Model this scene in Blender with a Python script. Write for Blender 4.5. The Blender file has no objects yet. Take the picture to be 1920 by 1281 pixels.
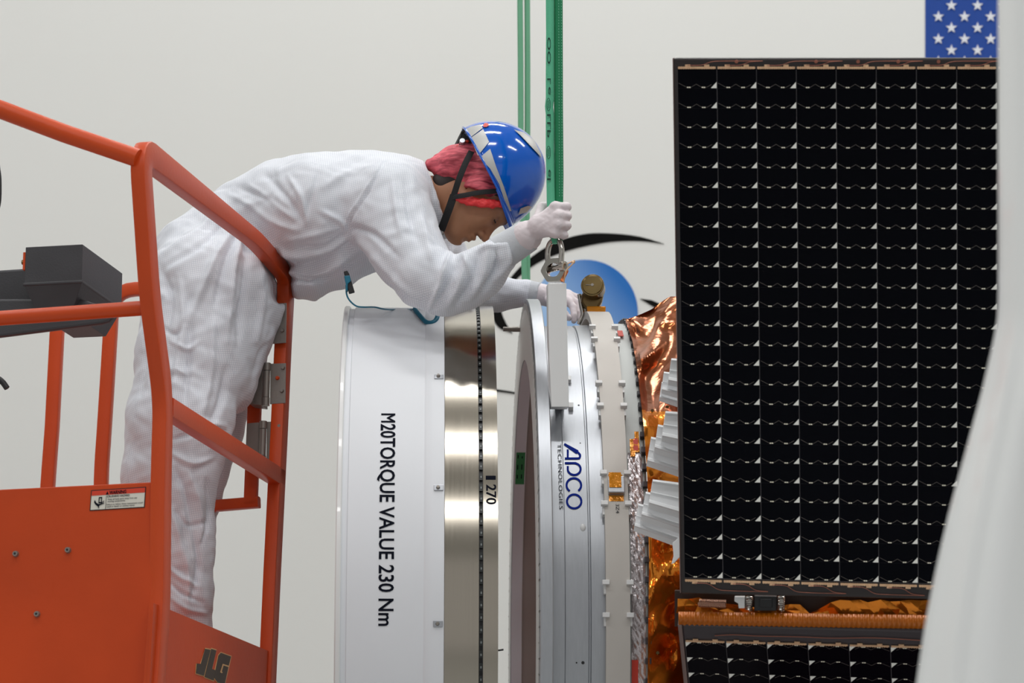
import bpy, bmesh, math, random
import numpy as np
from mathutils import Vector, Matrix, noise
random.seed(7); rng = np.random.default_rng(7)
scene = bpy.context.scene
COL = scene.collection
R_ = math.radians
# ------------------------------------------------------------------ camera
FPX, PITCH, CZ = 6000.0, R_(12.5), 1.5
CAM = Vector((0, 0, CZ))
FWD = Vector((0, math.cos(PITCH), math.sin(PITCH)))
UPV = Vector((0, -math.sin(PITCH), math.cos(PITCH)))
RGT = Vector((1, 0, 0))
cd = bpy.data.cameras.new('camera'); cam = bpy.data.objects.new('camera', cd); COL.objects.link(cam)
cam.location = CAM; cam.rotation_euler = (math.pi/2 + PITCH, 0, 0)
cd.sensor_width = 36; cd.lens = FPX/1920*36; cd.clip_end = 100
cd.dof.use_dof = True; cd.dof.focus_distance = 8.1; cd.dof.aperture_fstop = 5.6
scene.camera = cam
scene.view_settings.view_transform = 'Standard'
try: scene.view_settings.look = 'None'
except Exception: pass
scene.cycles.use_denoising = True
scene.cycles.max_bounces = 8

def ray(px, py): return FWD*FPX + RGT*(px-960) + UPV*(640.5-py)
def P(px, py, Y):                       # measured point of the photograph at a known depth
    d = ray(px, py); return CAM + d*(Y/d.y)
def on_plane(px, py, q, n):
    d = ray(px, py); return CAM + d*((q-CAM).dot(n)/d.dot(n))
def proj(p):
    v = Vector(p)-CAM; w = v.dot(FWD); return 960+FPX*v.dot(RGT)/w, 640.5-FPX*v.dot(UPV)/w
def scl(p): return FPX/((Vector(p)-CAM).dot(FWD))   # pixels per metre there

# ------------------------------------------------------------------ materials
def lin(c): return c/12.92 if c <= .04045 else ((c+.055)/1.055)**2.4
def S(r, g, b): return (lin(r/255), lin(g/255), lin(b/255), 1)
def M(name, col, rough=.5, metal=0, var=0.06, vs=6, bump=0, bs=60, stretch=None, coat=0, spec=.5, trans=0, alpha=1, rvar=0, detail=4):
    m = bpy.data.materials.new(name); m.use_nodes = True
    nt = m.node_tree; b = nt.nodes['Principled BSDF']; L = nt.links.new
    b.inputs['Roughness'].default_value = rough; b.inputs['Metallic'].default_value = metal
    b.inputs['Coat Weight'].default_value = coat; b.inputs['Specular IOR Level'].default_value = spec
    b.inputs['Transmission Weight'].default_value = trans; b.inputs['Alpha'].default_value = alpha
    tc = nt.nodes.new('ShaderNodeTexCoord'); mp = nt.nodes.new('ShaderNodeMapping'); L(tc.outputs['Object'], mp.inputs[0])
    if stretch: mp.inputs['Scale'].default_value = stretch
    n = nt.nodes.new('ShaderNodeTexNoise'); n.inputs['Scale'].default_value = vs; n.inputs['Detail'].default_value = detail
    L(mp.outputs[0], n.inputs[0])
    r = nt.nodes.new('ShaderNodeMixRGB'); r.blend_type = 'MIX'
    r.inputs[1].default_value = tuple(max(0, c*(1-var)) for c in col[:3])+(1,)
    r.inputs[2].default_value = tuple(min(1, c*(1+var)) for c in col[:3])+(1,)
    L(n.outputs[0], r.inputs[0]); L(r.outputs[0], b.inputs['Base Color'])
    if rvar:
        mr = nt.nodes.new('ShaderNodeMapRange'); mr.inputs[3].default_value = rough-rvar; mr.inputs[4].default_value = rough+rvar
        L(n.outputs[0], mr.inputs[0]); L(mr.outputs[0], b.inputs['Roughness'])
    if bump:
        n2 = nt.nodes.new('ShaderNodeTexNoise'); n2.inputs['Scale'].default_value = bs; n2.inputs['Detail'].default_value = 3
        L(mp.outputs[0], n2.inputs[0]); bp = nt.nodes.new('ShaderNodeBump'); bp.inputs['Strength'].default_value = bump; bp.inputs['Distance'].default_value = .004
        L(n2.outputs[0], bp.inputs['Height']); L(bp.outputs[0], b.inputs['Normal'])
    return m

ORANGE = M('orange_paint', S(203, 72, 20), .38, 0, .1, 5, .12, 90, spec=.4)
ORANGE2 = M('orange_panel_paint', S(198, 68, 18), .45, 0, .3, 2.6, .1, 60, spec=.35)
DARKPLASTIC = M('dark_grey_plastic', S(62, 62, 66), .5, 0, .12, 12, .15, 250)
BLACK = M('black_rubber', S(22, 22, 25), .5, 0, .1)
INK = M('black_ink', S(22, 25, 36), .9, 0, .05, spec=.05)
WHITEPAINT = M('white_gloss_paint', S(228, 231, 236), .45, 0, .02, 3, spec=.4)
WHITERIM = M('white_rim_paint', S(228, 229, 229), .3, 0, .03, 4, coat=.2)
STEEL = M('brushed_steel', S(168, 161, 149), .17, 1, .05, 1, .012, 1, (300, 4, 4), rvar=.02)
ALU = M('machined_aluminium', S(172, 175, 180), .38, .85, .1, 3, .02, 6, (60, 8, 8), rvar=.06)
ALUSATIN = M('satin_aluminium', S(216, 216, 214), .55, .35, .04, 5)
ALUFACE = M('flange_face', S(214, 215, 214), .5, .3, .05, 5)
CHROME = M('chrome', S(190, 186, 180), .16, 1, .1, 20)
DULLSTEEL = M('dull_hinge_steel', S(142, 136, 130), .42, .6, .12, 20, .1, 120)
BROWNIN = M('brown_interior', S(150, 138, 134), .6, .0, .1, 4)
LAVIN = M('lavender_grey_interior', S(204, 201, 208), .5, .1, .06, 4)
CLAMP = M('clamp_band_metal', S(192, 187, 181), .55, .15, .04, 8)
CLEAT = M('cleat_white', S(224, 224, 224), .45, 0, .03)
BRASS = M('bronze_anodised', S(116, 96, 64), .22, .95, .25, 30)
KAPTON = M('amber_tape', S(205, 128, 10), .18, .3, .16, 30, .5, 60)
GREEN1 = M('green_webbing_light', S(92, 190, 150), .7, 0, .1, 1, .5, 1, (900, 900, 500))
GREEN2 = M('green_webbing_dark', S(22, 132, 86), .7, 0, .12, 1, .5, 1, (900, 900, 500))
GREEN3 = M('green_webbing_soft', S(112, 178, 142), .75, 0, .08, 1, .4, 1, (900, 900, 500))
STITCH = M('pale_green_stitching', S(120, 190, 160), .8)
GREENTAPE = M('green_tape', S(38, 120, 62), .5, 0, .1)
REDTAG = M('red_tag', S(206, 60, 40), .5, 0, .1)
TEAL = M('teal_cord', S(16, 112, 140), .35, 0, .08, 30)
BLUE = M('helmet_blue', S(0, 92, 202), .12, 0, .03, 3, coat=.6)
SILVERTAPE = M('reflective_silver', S(186, 186, 184), .4, .25, .05, 300)
CUFF = M('knit_cuff', S(206, 210, 216), .85, 0, .05, 1, .4, 1, (700, 700, 300))
GLOVE = M('white_nitrile_glove', S(226, 216, 220), .55, 0, .06, 30, .35, 45)
STRAP = M('black_strap', S(20, 20, 22), .7, 0, .1, 1, .3, 1, (700, 700, 500))
HAIR = M('dark_hair', S(38, 28, 26), .6, 0, .3, 90)
SKIN = M('skin', S(172, 122, 92), .5, 0, .12, 30, .08, 300, spec=.35)
LIP = M('lip_skin', S(150, 92, 80), .45, 0, .1, 40)
EYE = M('eye_white', S(200, 195, 190), .2)
CELL = M('solar_cell_glass', S(4, 5, 11), .08, 0, .25, 3, spec=.05)
CELL2 = M('solar_cell_glass_plum', S(10, 6, 13), .1, 0, .25, 3, spec=.06)
GAPM = M('cell_gap_grey', S(70, 66, 70), .5, 0, .6, 9)
RIBM = M('ribbed_amber', S(182, 98, 10), .25, .15, .25, 20)
MATTE = M('matte_black_paint', S(20, 20, 19), .9, 0, .05, spec=.1)
TRI = M('cell_corner_silver', S(246, 246, 240), .5, 0, .02)
WIREM = M('cell_grid_wire', S(112, 104, 100), .35, .5, .2, 60)
TABM = M('cell_tab', S(252, 246, 226), .4, 0, .03)
BOARD = M('panel_substrate', S(34, 26, 26), .4, 0, .2, 20)
BOARD2 = M('panel_substrate_grey', S(62, 56, 60), .4, 0, .15, 12)
EDGE = M('panel_edge', S(132, 112, 108), .4, .3, .15, 15)
COPPER = M('copper_bus', S(238, 188, 150), .35, .35, .35, 120, .4, 300)
COPPERW = M('copper_wire', S(150, 92, 74), .4, .4, .1)
FOIL = M('orange_foil', S(236, 138, 42), .17, .72, .25, 5, .3, 40, detail=3)
FOILB = M('copper_foil', S(166, 94, 54), .18, .85, .2, 5, .3, 40)
FILM = M('crinkled_silver_film', S(196, 190, 192), .25, .6, .15, 10, .9, 70)
SEPM = M('pale_ring_paint', S(196, 200, 198), .5, .1, .04, 6)
LOUVRE = M('white_ribbed_plastic', S(240, 242, 244), .5, 0, .03, 8)
SHEET = M('white_plastic_sheet', S(250, 252, 252), .3, 0, .01, 1, .05, 4, coat=.3)
WALLM = M('wall_paint', S(231, 232, 229), .8, 0, .012, .6)
FLOORM = M('floor_epoxy', S(190, 192, 192), .3, 0, .04, 2)
CEILM = M('ceiling_paint', S(205, 205, 203), .8, 0, .02, 2)
FLAGB = M('flag_blue', S(20, 66, 150), .8, 0, .05, 30)
FLAGW = M('flag_white', S(225, 228, 235), .8, 0, .03)
FLAGR = M('flag_red', S(180, 40, 50), .8, 0, .05)
LABELW = M('label_white', S(222, 218, 206), .5, 0, .03)
LABELR = M('label_red', S(214, 62, 36), .5, 0, .03)
CREAM = M('cream_outline', S(214, 170, 116), .5, 0, .05)
LOGOB = M('logo_brown_black', S(58, 48, 40), .5, 0, .1)
NAVY = M('navy_lettering', S(14, 38, 130), .8, 0, .05, spec=.1)
BALLN = bpy.data.materials.new('emblem_blue'); BALLN.use_nodes = True
def _ball():
    nt = BALLN.node_tree; b = nt.nodes['Principled BSDF']; L = nt.links.new; b.inputs['Roughness'].default_value = .7
    tc = nt.nodes.new('ShaderNodeTexCoord'); g = nt.nodes.new('ShaderNodeTexGradient'); mp = nt.nodes.new('ShaderNodeMapping')
    mp.inputs['Rotation'].default_value = (0, R_(38), 0); mp.inputs['Scale'].default_value = (2.6, 2.6, 2.6); mp.inputs['Location'].default_value = (.5, 0, 0)
    r = nt.nodes.new('ShaderNodeValToRGB'); r.color_ramp.elements[0].color = S(160, 196, 238); r.color_ramp.elements[1].color = S(22, 108, 190)
    r.color_ramp.elements[0].position = .22; r.color_ramp.elements[1].position = .95
    L(tc.outputs['Object'], mp.inputs[0]); L(mp.outputs[0], g.inputs[0]); L(g.outputs[0], r.inputs[0]); L(r.outputs[0], b.inputs['Base Color'])
_ball()
def cloth_material():
    m = bpy.data.materials.new('white_grid_coverall'); m.use_nodes = True
    nt = m.node_tree; b = nt.nodes['Principled BSDF']; L = nt.links.new
    b.inputs['Roughness'].default_value = .62; b.inputs['Specular IOR Level'].default_value = .35
    b.inputs['Sheen Weight'].default_value = .15
    tc = nt.nodes.new('ShaderNodeTexCoord'); mp = nt.nodes.new('ShaderNodeMapping'); mp.inputs['Rotation'].default_value = (0, R_(9), 0)
    L(tc.outputs['Object'], mp.inputs[0])
    sx = nt.nodes.new('ShaderNodeSeparateXYZ'); L(mp.outputs[0], sx.inputs[0])
    ge = nt.nodes.new('ShaderNodeNewGeometry'); sn = nt.nodes.new('ShaderNodeSeparateXYZ'); L(ge.outputs['Normal'], sn.inputs[0])
    def mt(op, a, bb=None):
        k = nt.nodes.new('ShaderNodeMath'); k.operation = op
        if isinstance(a, (int, float)): k.inputs[0].default_value = a
        else: L(a, k.inputs[0])
        if bb is not None:
            if isinstance(bb, (int, float)): k.inputs[1].default_value = bb
            else: L(bb, k.inputs[1])
        return k.outputs[0]
    tot = None
    for ax in 'XYZ':
        fr = mt('FRACT', mt('DIVIDE', sx.outputs[ax], .0054))
        ln = mt('LESS_THAN', fr, .2)
        ms = mt('LESS_THAN', mt('ABSOLUTE', sn.outputs[ax]), .72)
        v = mt('MULTIPLY', ln, ms)
        tot = v if tot is None else mt('MAXIMUM', tot, v)
    mx = nt.nodes.new('ShaderNodeMixRGB'); mx.inputs[1].default_value = S(230, 233, 240); mx.inputs[2].default_value = S(200, 205, 216)
    L(tot, mx.inputs[0]); L(mx.outputs[0], b.inputs['Base Color'])
    n = nt.nodes.new('ShaderNodeTexNoise'); n.noise_type = 'RIDGED_MULTIFRACTAL'; n.inputs['Scale'].default_value = 7; n.inputs['Detail'].default_value = 4; n.inputs['Distortion'].default_value = 1.2
    L(tc.outputs['Object'], n.inputs[0])
    bp = nt.nodes.new('ShaderNodeBump'); bp.inputs['Strength'].default_value = .8; bp.inputs['Distance'].default_value = .016
    L(n.outputs[0], bp.inputs['Height']); L(bp.outputs[0], b.inputs['Normal'])
    return m
CLOTH = cloth_material()
def net_material():
    m = M('red_hair_net', S(206, 40, 58), .6, 0, .2, 20, .35, 1, (30, 30, 130))
    nt = m.node_tree; b = nt.nodes['Principled BSDF']; L = nt.links.new
    tc = nt.nodes.new('ShaderNodeTexCoord'); mp = nt.nodes.new('ShaderNodeMapping'); mp.inputs['Rotation'].default_value = (0, R_(35), 0); mp.inputs['Scale'].default_value = (14, 14, 60)
    n = nt.nodes.new('ShaderNodeTexNoise'); n.inputs['Scale'].default_value = 1.6; n.inputs['Detail'].default_value = 5; n.inputs['Distortion'].default_value = .6
    r = nt.nodes.new('ShaderNodeValToRGB'); r.color_ramp.elements[0].color = S(138, 36, 52); r.color_ramp.elements[1].color = S(246, 112, 126)
    r.color_ramp.elements[0].position = .32; r.color_ramp.elements[1].position = .68
    L(tc.outputs['Object'], mp.inputs[0]); L(mp.outputs[0], n.inputs[0]); L(n.outputs[0], r.inputs[0]); L(r.outputs[0], b.inputs['Base Color'])
    return m
NET = net_material()
REDBAND = M('red_net_band', S(232, 52, 56), .5, 0, .2, 60, .6, 120)

# ------------------------------------------------------------------ objects
WPOS = {}
def mk(name, verts, faces, mat, parent=None, smooth=None, bevel=0, mats=None, midx=None, kind=None):
    """one mesh object in world coordinates, its origin at its middle"""
    v = np.array([tuple(p) for p in verts], dtype=float)
    c = Vector((v.min(0)+v.max(0))/2)
    me = bpy.data.meshes.new(name); me.from_pydata([tuple(p) for p in (v-np.array(c))], [], [tuple(f) for f in faces])
    for mm in (mats or [mat]): me.materials.append(mm)
    if midx is not None: me.polygons.foreach_set('material_index', midx)
    bm = bmesh.new(); bm.from_mesh(me); bmesh.ops.recalc_face_normals(bm, faces=bm.faces); bm.to_mesh(me); bm.free()
    if smooth is not None:
        me.polygons.foreach_set('use_smooth', [True]*len(me.polygons))
        if smooth < 3: me.set_sharp_from_angle(angle=smooth)
    me.update()
    o = bpy.data.objects.new(name, me); COL.objects.link(o); o.location = c; WPOS[o.name] = c
    if parent: par(o, parent)
    if bevel:
        bv = o.modifiers.new('bevel', 'BEVEL'); bv.width = bevel; bv.segments = 2; bv.limit_method = 'ANGLE'; bv.angle_limit = R_(40)
    if kind: o['kind'] = kind
    return o
def par(o, parent):
    o.parent = parent; o.matrix_parent_inverse = Matrix.Translation(WPOS[parent.name]).inverted()
def thing(name, loc, label, cat, group=None):
    o = bpy.data.objects.new(name, None); COL.objects.link(o); o.location = loc; o.empty_display_size = .1; WPOS[o.name] = Vector(loc)
    tag(o, label, cat, group); return o
def tag(o, label, cat, group=None):
    o['label'] = label; o['category'] = cat
    if group: o['group'] = group
    return o
class G:                                  # gathers shapes for ONE mesh
    def __init__(s): s.v = []; s.f = []; s.m = []
    def add(s, v, f, m=0):
        k = len(s.v); s.v += [Vector(p) for p in v]; s.f += [tuple(i+k for i in q) for q in f]; s.m += [m]*len(f); return s
    def mk(s, name, mat, parent=None, **kw):
        if isinstance(mat, (list, tuple)): return mk(name, s.v, s.f, None, parent, mats=list(mat), midx=s.m, **kw)
        return mk(name, s.v, s.f, mat, parent, **kw)
def prism(pts, vec):
    n = len(pts); pts = [Vector(p) for p in pts]; vec = Vector(vec)
    v = pts + [p+vec for p in pts]
    return v, [tuple(range(n)), tuple(range(2*n-1, n-1, -1))] + [(i, (i+1) % n, n+(i+1) % n, n+i) for i in range(n)]
def box(c, x, y, z):                      # half vectors
    c, x, y, z = map(Vector, (c, x, y, z))
    return prism([c-x-y-z, c+x-y-z, c+x+y-z, c-x+y-z], 2*z)
def abox(x0, x1, y0, y1, z0, z1): return box(((x0+x1)/2, (y0+y1)/2, (z0+z1)/2), ((x1-x0)/2, 0, 0), (0, (y1-y0)/2, 0), (0, 0, (z1-z0)/2))
def frame_for(t):
    t = Vector(t).normalized(); a = Vector((0, 0, 1)) if abs(t.z) < .9 else Vector((1, 0, 0))
    u = t.cross(a).normalized(); return u, t.cross(u).normalized()
def cyl(a, b, r0, r1=None, n=20, cap=True):
    a, b = Vector(a), Vector(b); r1 = r0 if r1 is None else r1; u, w = frame_for(b-a)
    v = []
    for c, r in ((a, r0), (b, r1)): v += [c+u*r*math.cos(2*math.pi*i/n)+w*r*math.sin(2*math.pi*i/n) for i in range(n)]
    f = [(i, (i+1) % n, n+(i+1) % n, n+i) for i in range(n)]
    if cap: f += [tuple(range(n-1, -1, -1)), tuple(range(n, 2*n))]
    return v, f
def tube(path, r, n=10, cap=True):
    path = [Vector(p) for p in path]; rr = r if isinstance(r, (list, tuple)) else [r]*len(path)
    v, f = [], []; t = (path[1]-path[0]).normalized(); u, _ = frame_for(t)
    for i, p in enumerate(path):
        t = (path[min(i+1, len(path)-1)]-path[max(i-1, 0)]).normalized()
        u = (u-t*u.dot(t)).normalized(); w = t.cross(u)
        v += [p+u*rr[i]*math.cos(2*math.pi*j/n)+w*rr[i]*math.sin(2*math.pi*j/n) for j in range(n)]
    for i in range(len(path)-1):
        f += [(i*n+j, i*n+(j+1) % n, (i+1)*n+(j+1) % n, (i+1)*n+j) for j in range(n)]
    if cap: f += [tuple(range(n-1, -1, -1)), tuple(range(len(v)-n, len(v)))]
    return v, f
def sweep(path, a, b, N, rad=.006):       # rectangular bar of size a (in its plane) by b (along N) on a planar path
    path = [Vector(p) for p in path]; N = Vector(N).normalized(); v, f = [], []
    sec = []
    for sx, sy in ((1, 1), (-1, 1), (-1, -1), (1, -1)):
        for k in (0, .5, 1):
            ang = {(1, 1): 0, (-1, 1): 90, (-1, -1): 180, (1, -1): 270}[(sx, sy)]+k*90
            sec.append((sx, rad*(math.cos(R_(ang))-sx), sy*(b/2-rad)+rad*math.sin(R_(ang))))
    n = len(sec); aa = a if isinstance(a, (list, tuple)) else [a]*len(path)
    for i, p in enumerate(path):
        t0 = (p-path[i-1]).normalized() if i else None; t1 = (path[i+1]-p).normalized() if i < len(path)-1 else None
        t = ((t0 or t1)+(t1 or t0)).normalized(); k = 1/max(.5, t.dot(t1 or t0)); s = N.cross(t).normalized()
        v += [p+s*(sx*aa[i]/2+x)*k+N*y for sx, x, y in sec]
    for i in range(len(path)-1): f += [(i*n+j, i*n+(j+1) % n, (i+1)*n+(j+1) % n, (i+1)*n+j) for j in range(n)]
    f += [tuple(range(n-1, -1, -1)), tuple(range(len(v)-n, len(v)))]
    return v, f
def fillet(pts, r, n=7):
    pts = [Vector(p) for p in pts]; out = [pts[0]]
    for i in range(1, len(pts)-1):
        a, b, c = pts[i-1], pts[i], pts[i+1]; d = min(r, (a-b).length*.48, (c-b).length*.48)
        p0 = b+(a-b).normalized()*d; p1 = b+(c-b).normalized()*d
        out += [p0*(1-t)**2+b*2*t*(1-t)+p1*t*t for t in [k/(n-1) for k in range(n)]]
    return out+[pts[-1]]
def spline(pts, n=8):                     # Catmull-Rom
    pts = [Vector(p) for p in pts]; q = [pts[0]*2-pts[1]]+pts+[pts[-1]*2-pts[-2]]; out = []
    for i in range(1, len(q)-2):
        for k in range(n):
            t = k/n; a, b, c, d = q[i-1:i+3]
            out.append(.5*(2*b+(c-a)*t+(2*a-5*b+4*c-d)*t*t+(3*b-a-3*c+d)*t**3))
    return out+[pts[-1]]
def ball(c, rx, ry=None, rz=None, n=16, m=10):
    ry = ry or rx; rz = rz or rx; c = Vector(c); v = []; f = []
    for i in range(m+1):
        for j in range(n):
            th = math.pi*i/m; ph = 2*math.pi*j/n
            v.append(c+Vector((rx*math.sin(th)*math.cos(ph), ry*math.sin(th)*math.sin(ph), rz*math.cos(th))))
    f = [(i*n+j, i*n+(j+1) % n, (i+1)*n+(j+1) % n, (i+1)*n+j) for i in range(m) for j in range(n)]
    return v, f
def text2d(s, bold=0.0, space=1.0):       # letters as 2-D vertices and faces, cap height 1
    cu = bpy.data.curves.new('t', 'FONT'); cu.body = s; cu.size = 1; cu.offset = bold; cu.space_character = space; cu.resolution_u = 3
    o = bpy.data.objects.new('t', cu); COL.objects.link(o)
    me = bpy.data.meshes.new_from_object(o.evaluated_get(bpy.context.evaluated_depsgraph_get()))
    v = np.array([tuple(p.co) for p in me.vertices]); f = [tuple(p.vertices) for p in me.polygons]
    bpy.data.objects.remove(o); bpy.data.curves.remove(cu); bpy.data.meshes.remove(me)
    v[:, 0] -= v[:, 0].min(); return v[:, :2], f
def _cap():
    v, _ = text2d('H'); return v[:, 1].max()
bpy.context.view_layer.update()
CAP = _cap()
def textn(s, bold=0.0, space=1.0):
    if bold and s[0] == 'M':                # a heavier M from two shifted light ones
        a, fa, wa = textn('M'); b, fb, wb = textn(s[1:], bold, space); d = bold*2.2
        v = np.concatenate([a, a+np.array([d, 0]), b+np.array([wa+d+.16, 0])]); n = len(a)
        f = fa+[tuple(i+n for i in q) for q in fa]+[tuple(i+2*n for i in q) for q in fb]
        return v, f, wa+d+.16+wb
    v, f = text2d(s, bold, space); v = v/CAP; return v, f, v[:, 0].max()
def poly_tri(pts2, cuts=3):               # 2-D polygon -> fine triangles (x, y pairs)
    bm = bmesh.new(); vs = [bm.verts.new((x, y, 0)) for x, y in pts2]; bm.faces.new(vs)
    bmesh.ops.triangulate(bm, faces=bm.faces[:])
    for _ in range(cuts):
        bmesh.ops.subdivide_edges(bm, edges=bm.edges[:], cuts=1, use_grid_fill=True)
    bmesh.ops.triangulate(bm, faces=bm.faces[:])
    bm.verts.ensure_lookup_table(); v = [(q.co.x, q.co.y) for q in bm.verts]; f = [tuple(x.index for x in q.verts) for q in bm.faces]; bm.free()
    return v, f
def strip2(pts, w):                       # 2-D polyline -> quads of width w
    pts = [Vector((x, y)) for x, y in pts]; v, f = [], []
    for i, p in enumerate(pts):
        t0 = (p-pts[i-1]).normalized() if i else None; t1 = (pts[i+1]-p).normalized() if i < len(pts)-1 else None
        t = ((t0 or t1)+(t1 or t0)).normalized(); k = 1/max(.5, t.dot(t1 or t0)); s = Vector((-t.y, t.x))*w/2*k
        v += [p+s, p-s]
    f = [(2*i, 2*i+1, 2*i+3, 2*i+2) for i in range(len(pts)-1)]
    return v, f

# ------------------------------------------------------------------ signed-distance bodies
class SDF:
    def __init__(s, lo, hi, h):
        s.lo = np.array(lo, float); s.h = h; s.n = np.ceil((np.array(hi)-s.lo)/h).astype(int)+1
        s.D = np.full(s.n, 1.0, np.float32)
    def _sl(s, lo, hi):
        a = np.maximum(0, np.floor((np.array(lo)-s.lo)/s.h).astype(int)); b = np.minimum(s.n, np.ceil((np.array(hi)-s.lo)/s.h).astype(int)+1)
        if (b <= a).any(): return None, None
        ax = [s.lo[i]+s.h*np.arange(a[i], b[i], dtype=np.float32) for i in range(3)]
        return tuple(slice(a[i], b[i]) for i in range(3)), np.meshgrid(*ax, indexing='ij', sparse=True)
    def _mix(s, sl, d, k, cut=False):
        E = s.D[sl]
        if cut:
            d = -d; h = np.clip(.5-.5*(E-d)/k, 0, 1); s.D[sl] = E*(1-h)+d*h+k*h*(1-h)
        else:
            h = np.clip(.5+.5*(E-d)/k, 0, 1); s.D[sl] = E*(1-h)+d*h-k*h*(1-h)
    def cone(s, a, b, ra, rb, k=.02, sy=1.0, axis=None, m=.05, cut=False):   # round cone; sy widens it along Y
        a, b = np.array(a, float), np.array(b, float); rm = max(ra, rb)*max(1, sy)+m+k
        sl, g = s._sl(np.minimum(a, b)-rm, np.maximum(a, b)+rm)
        if sl is None: return
        ab = b-a; L2 = max(1e-9, float(ab@ab)); q = [g[i]-a[i] for i in range(3)]
        t = np.clip((q[0]*ab[0]+q[1]*ab[1]+q[2]*ab[2])/L2, 0, 1)
        dx, dy, dz = q[0]-ab[0]*t, (q[1]-ab[1]*t)/sy, q[2]-ab[2]*t
        s._mix(sl, np.sqrt(dx*dx+dy*dy+dz*dz)-(ra+(rb-ra)*t), k, cut)
    def ell(s, c, r, k=.02, ax=None, m=.05, cut=False):    # ellipsoid, ax = three unit axes
        c = np.array(c, float); r = np.array(r, float); ax = np.eye(3) if ax is None else np.array(ax, float); rm = r.max()+m+k
        sl, g = s._sl(c-rm, c+rm)
        if sl is None: return
        q = [g[i]-c[i] for i in range(3)]
        e = [(q[0]*ax[i][0]+q[1]*ax[i][1]+q[2]*ax[i][2]) for i in range(3)]
        k0 = np.sqrt(sum((e[i]/r[i])**2 for i in range(3))); k1 = np.sqrt(sum((e[i]/r[i]**2)**2 for i in range(3)))+1e-9
        s._mix(sl, k0*(k0-1)/k1, k, cut)
    def cutplane(s, q, n):                # keeps the side n points away from
        g = np.meshgrid(*[s.lo[i]+s.h*np.arange(s.n[i], dtype=np.float32) for i in range(3)], indexing='ij', sparse=True)
        s.D = np.maximum(s.D, (g[0]-q[0])*n[0]+(g[1]-q[1])*n[1]+(g[2]-q[2])*n[2])
    def mesh(s, smooth=2):
        D = s.D; ins = D < 0; n = D.shape
        c = [ins[i:n[0]-1+i, j:n[1]-1+j, k:n[2]-1+k] for i in (0, 1) for j in (0, 1) for k in (0, 1)]
        tot = sum(x.astype(np.int8) for x in c); act = (tot > 0) & (tot < 8)
        I = np.argwhere(act); idx = -np.ones(act.shape, np.int64); idx[tuple(I.T)] = np.arange(len(I))
        acc = np.zeros((len(I), 3)); cnt = np.zeros(len(I))
        for ax in range(3):
            o1, o2 = [q for q in range(3) if q != ax]
            for p in (0, 1):
                for q in (0, 1):
                    A = I.copy(); A[:, o1] += p; A[:, o2] += q; B = A.copy(); B[:, ax] += 1
                    da, db = D[tuple(A.T)], D[tuple(B.T)]; cr = (da < 0) != (db < 0)
                    t = np.where(cr, da/np.where(cr, da-db, 1), 0); pt = A.astype(float); pt[:, ax] += t
                    acc[cr] += pt[cr]; cnt[cr] += 1
        V = s.lo+s.h*acc/cnt[:, None]; F = []
        for ax in range(3):
            o1, o2 = [(1, 2), (2, 0), (0, 1)][ax]
            sa = [slice(None)]*3; sb = [slice(None)]*3; sa[ax] = slice(0, -1); sb[ax] = slice(1, None)
            a, b = ins[tuple(sa)], ins[tuple(sb)]; E = np.argwhere(a != b)
            E = E[(E[:, o1] > 0) & (E[:, o2] > 0) & (E[:, o1] < n[o1]-1) & (E[:, o2] < n[o2]-1)]
            q = []
            for p1, p2 in ((1, 1), (0, 1), (0, 0), (1, 0)):
                C = E.copy(); C[:, o1] -= p1; C[:, o2] -= p2; q.append(idx[tuple(C.T)])
            q = np.stack(q, 1); flip = ~a[tuple(E.T)]; q[flip] = q[flip][:, ::-1]; F.append(q)
        F = np.concatenate(F); F = F[(F >= 0).all(1)]
        return lap(V, F, smooth), F
def lap(V, F, it):
    e = np.concatenate([F[:, [i, (i+1) % 4]] for i in range(4)])
    for w in [.5, -.52]*it:
        A = np.zeros_like(V); c = np.zeros(len(V)); np.add.at(A, e[:, 0], V[e[:, 1]]); np.add.at(A, e[:, 1], V[e[:, 0]])
        np.add.at(c, e[:, 0], 1); np.add.at(c, e[:, 1], 1); V = V+w*(A/np.maximum(c, 1)[:, None]-V)
    return V
def vnormals(V, F):
    fn = np.cross(V[F[:, 2]]-V[F[:, 0]], V[F[:, 3]]-V[F[:, 1]]); N = np.zeros_like(V)
    for i in range(4): np.add.at(N, F[:, i], fn)
    return N/np.maximum(1e-12, np.linalg.norm(N, axis=1))[:, None]
def projn(V):
    q = V-np.array(CAM); w = q@np.array(FWD); return np.stack([960+FPX*q[:, 0]/w, 640.5-FPX*(q@np.array(UPV))/w], 1)
# ================================================================== the room
YW = 11.5
def structure(name, v, f, m): return mk(name, v, f, m, kind='structure')
structure('floor', *abox(-9, 9, -7, YW+.2, -.2, 0), FLOORM)
structure('ceiling', *abox(-9, 9, -7, YW+.2, 8.2, 8.4), CEILM)
structure('wall_back', *abox(-9, 9, YW, YW+.2, 0, 8.2), WALLM)
structure('wall_left', *abox(-9.2, -9, -7, YW+.2, 0, 8.2), WALLM)
structure('wall_right', *abox(9, 9.2, -7, YW+.2, 0, 8.2), WALLM)

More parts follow.
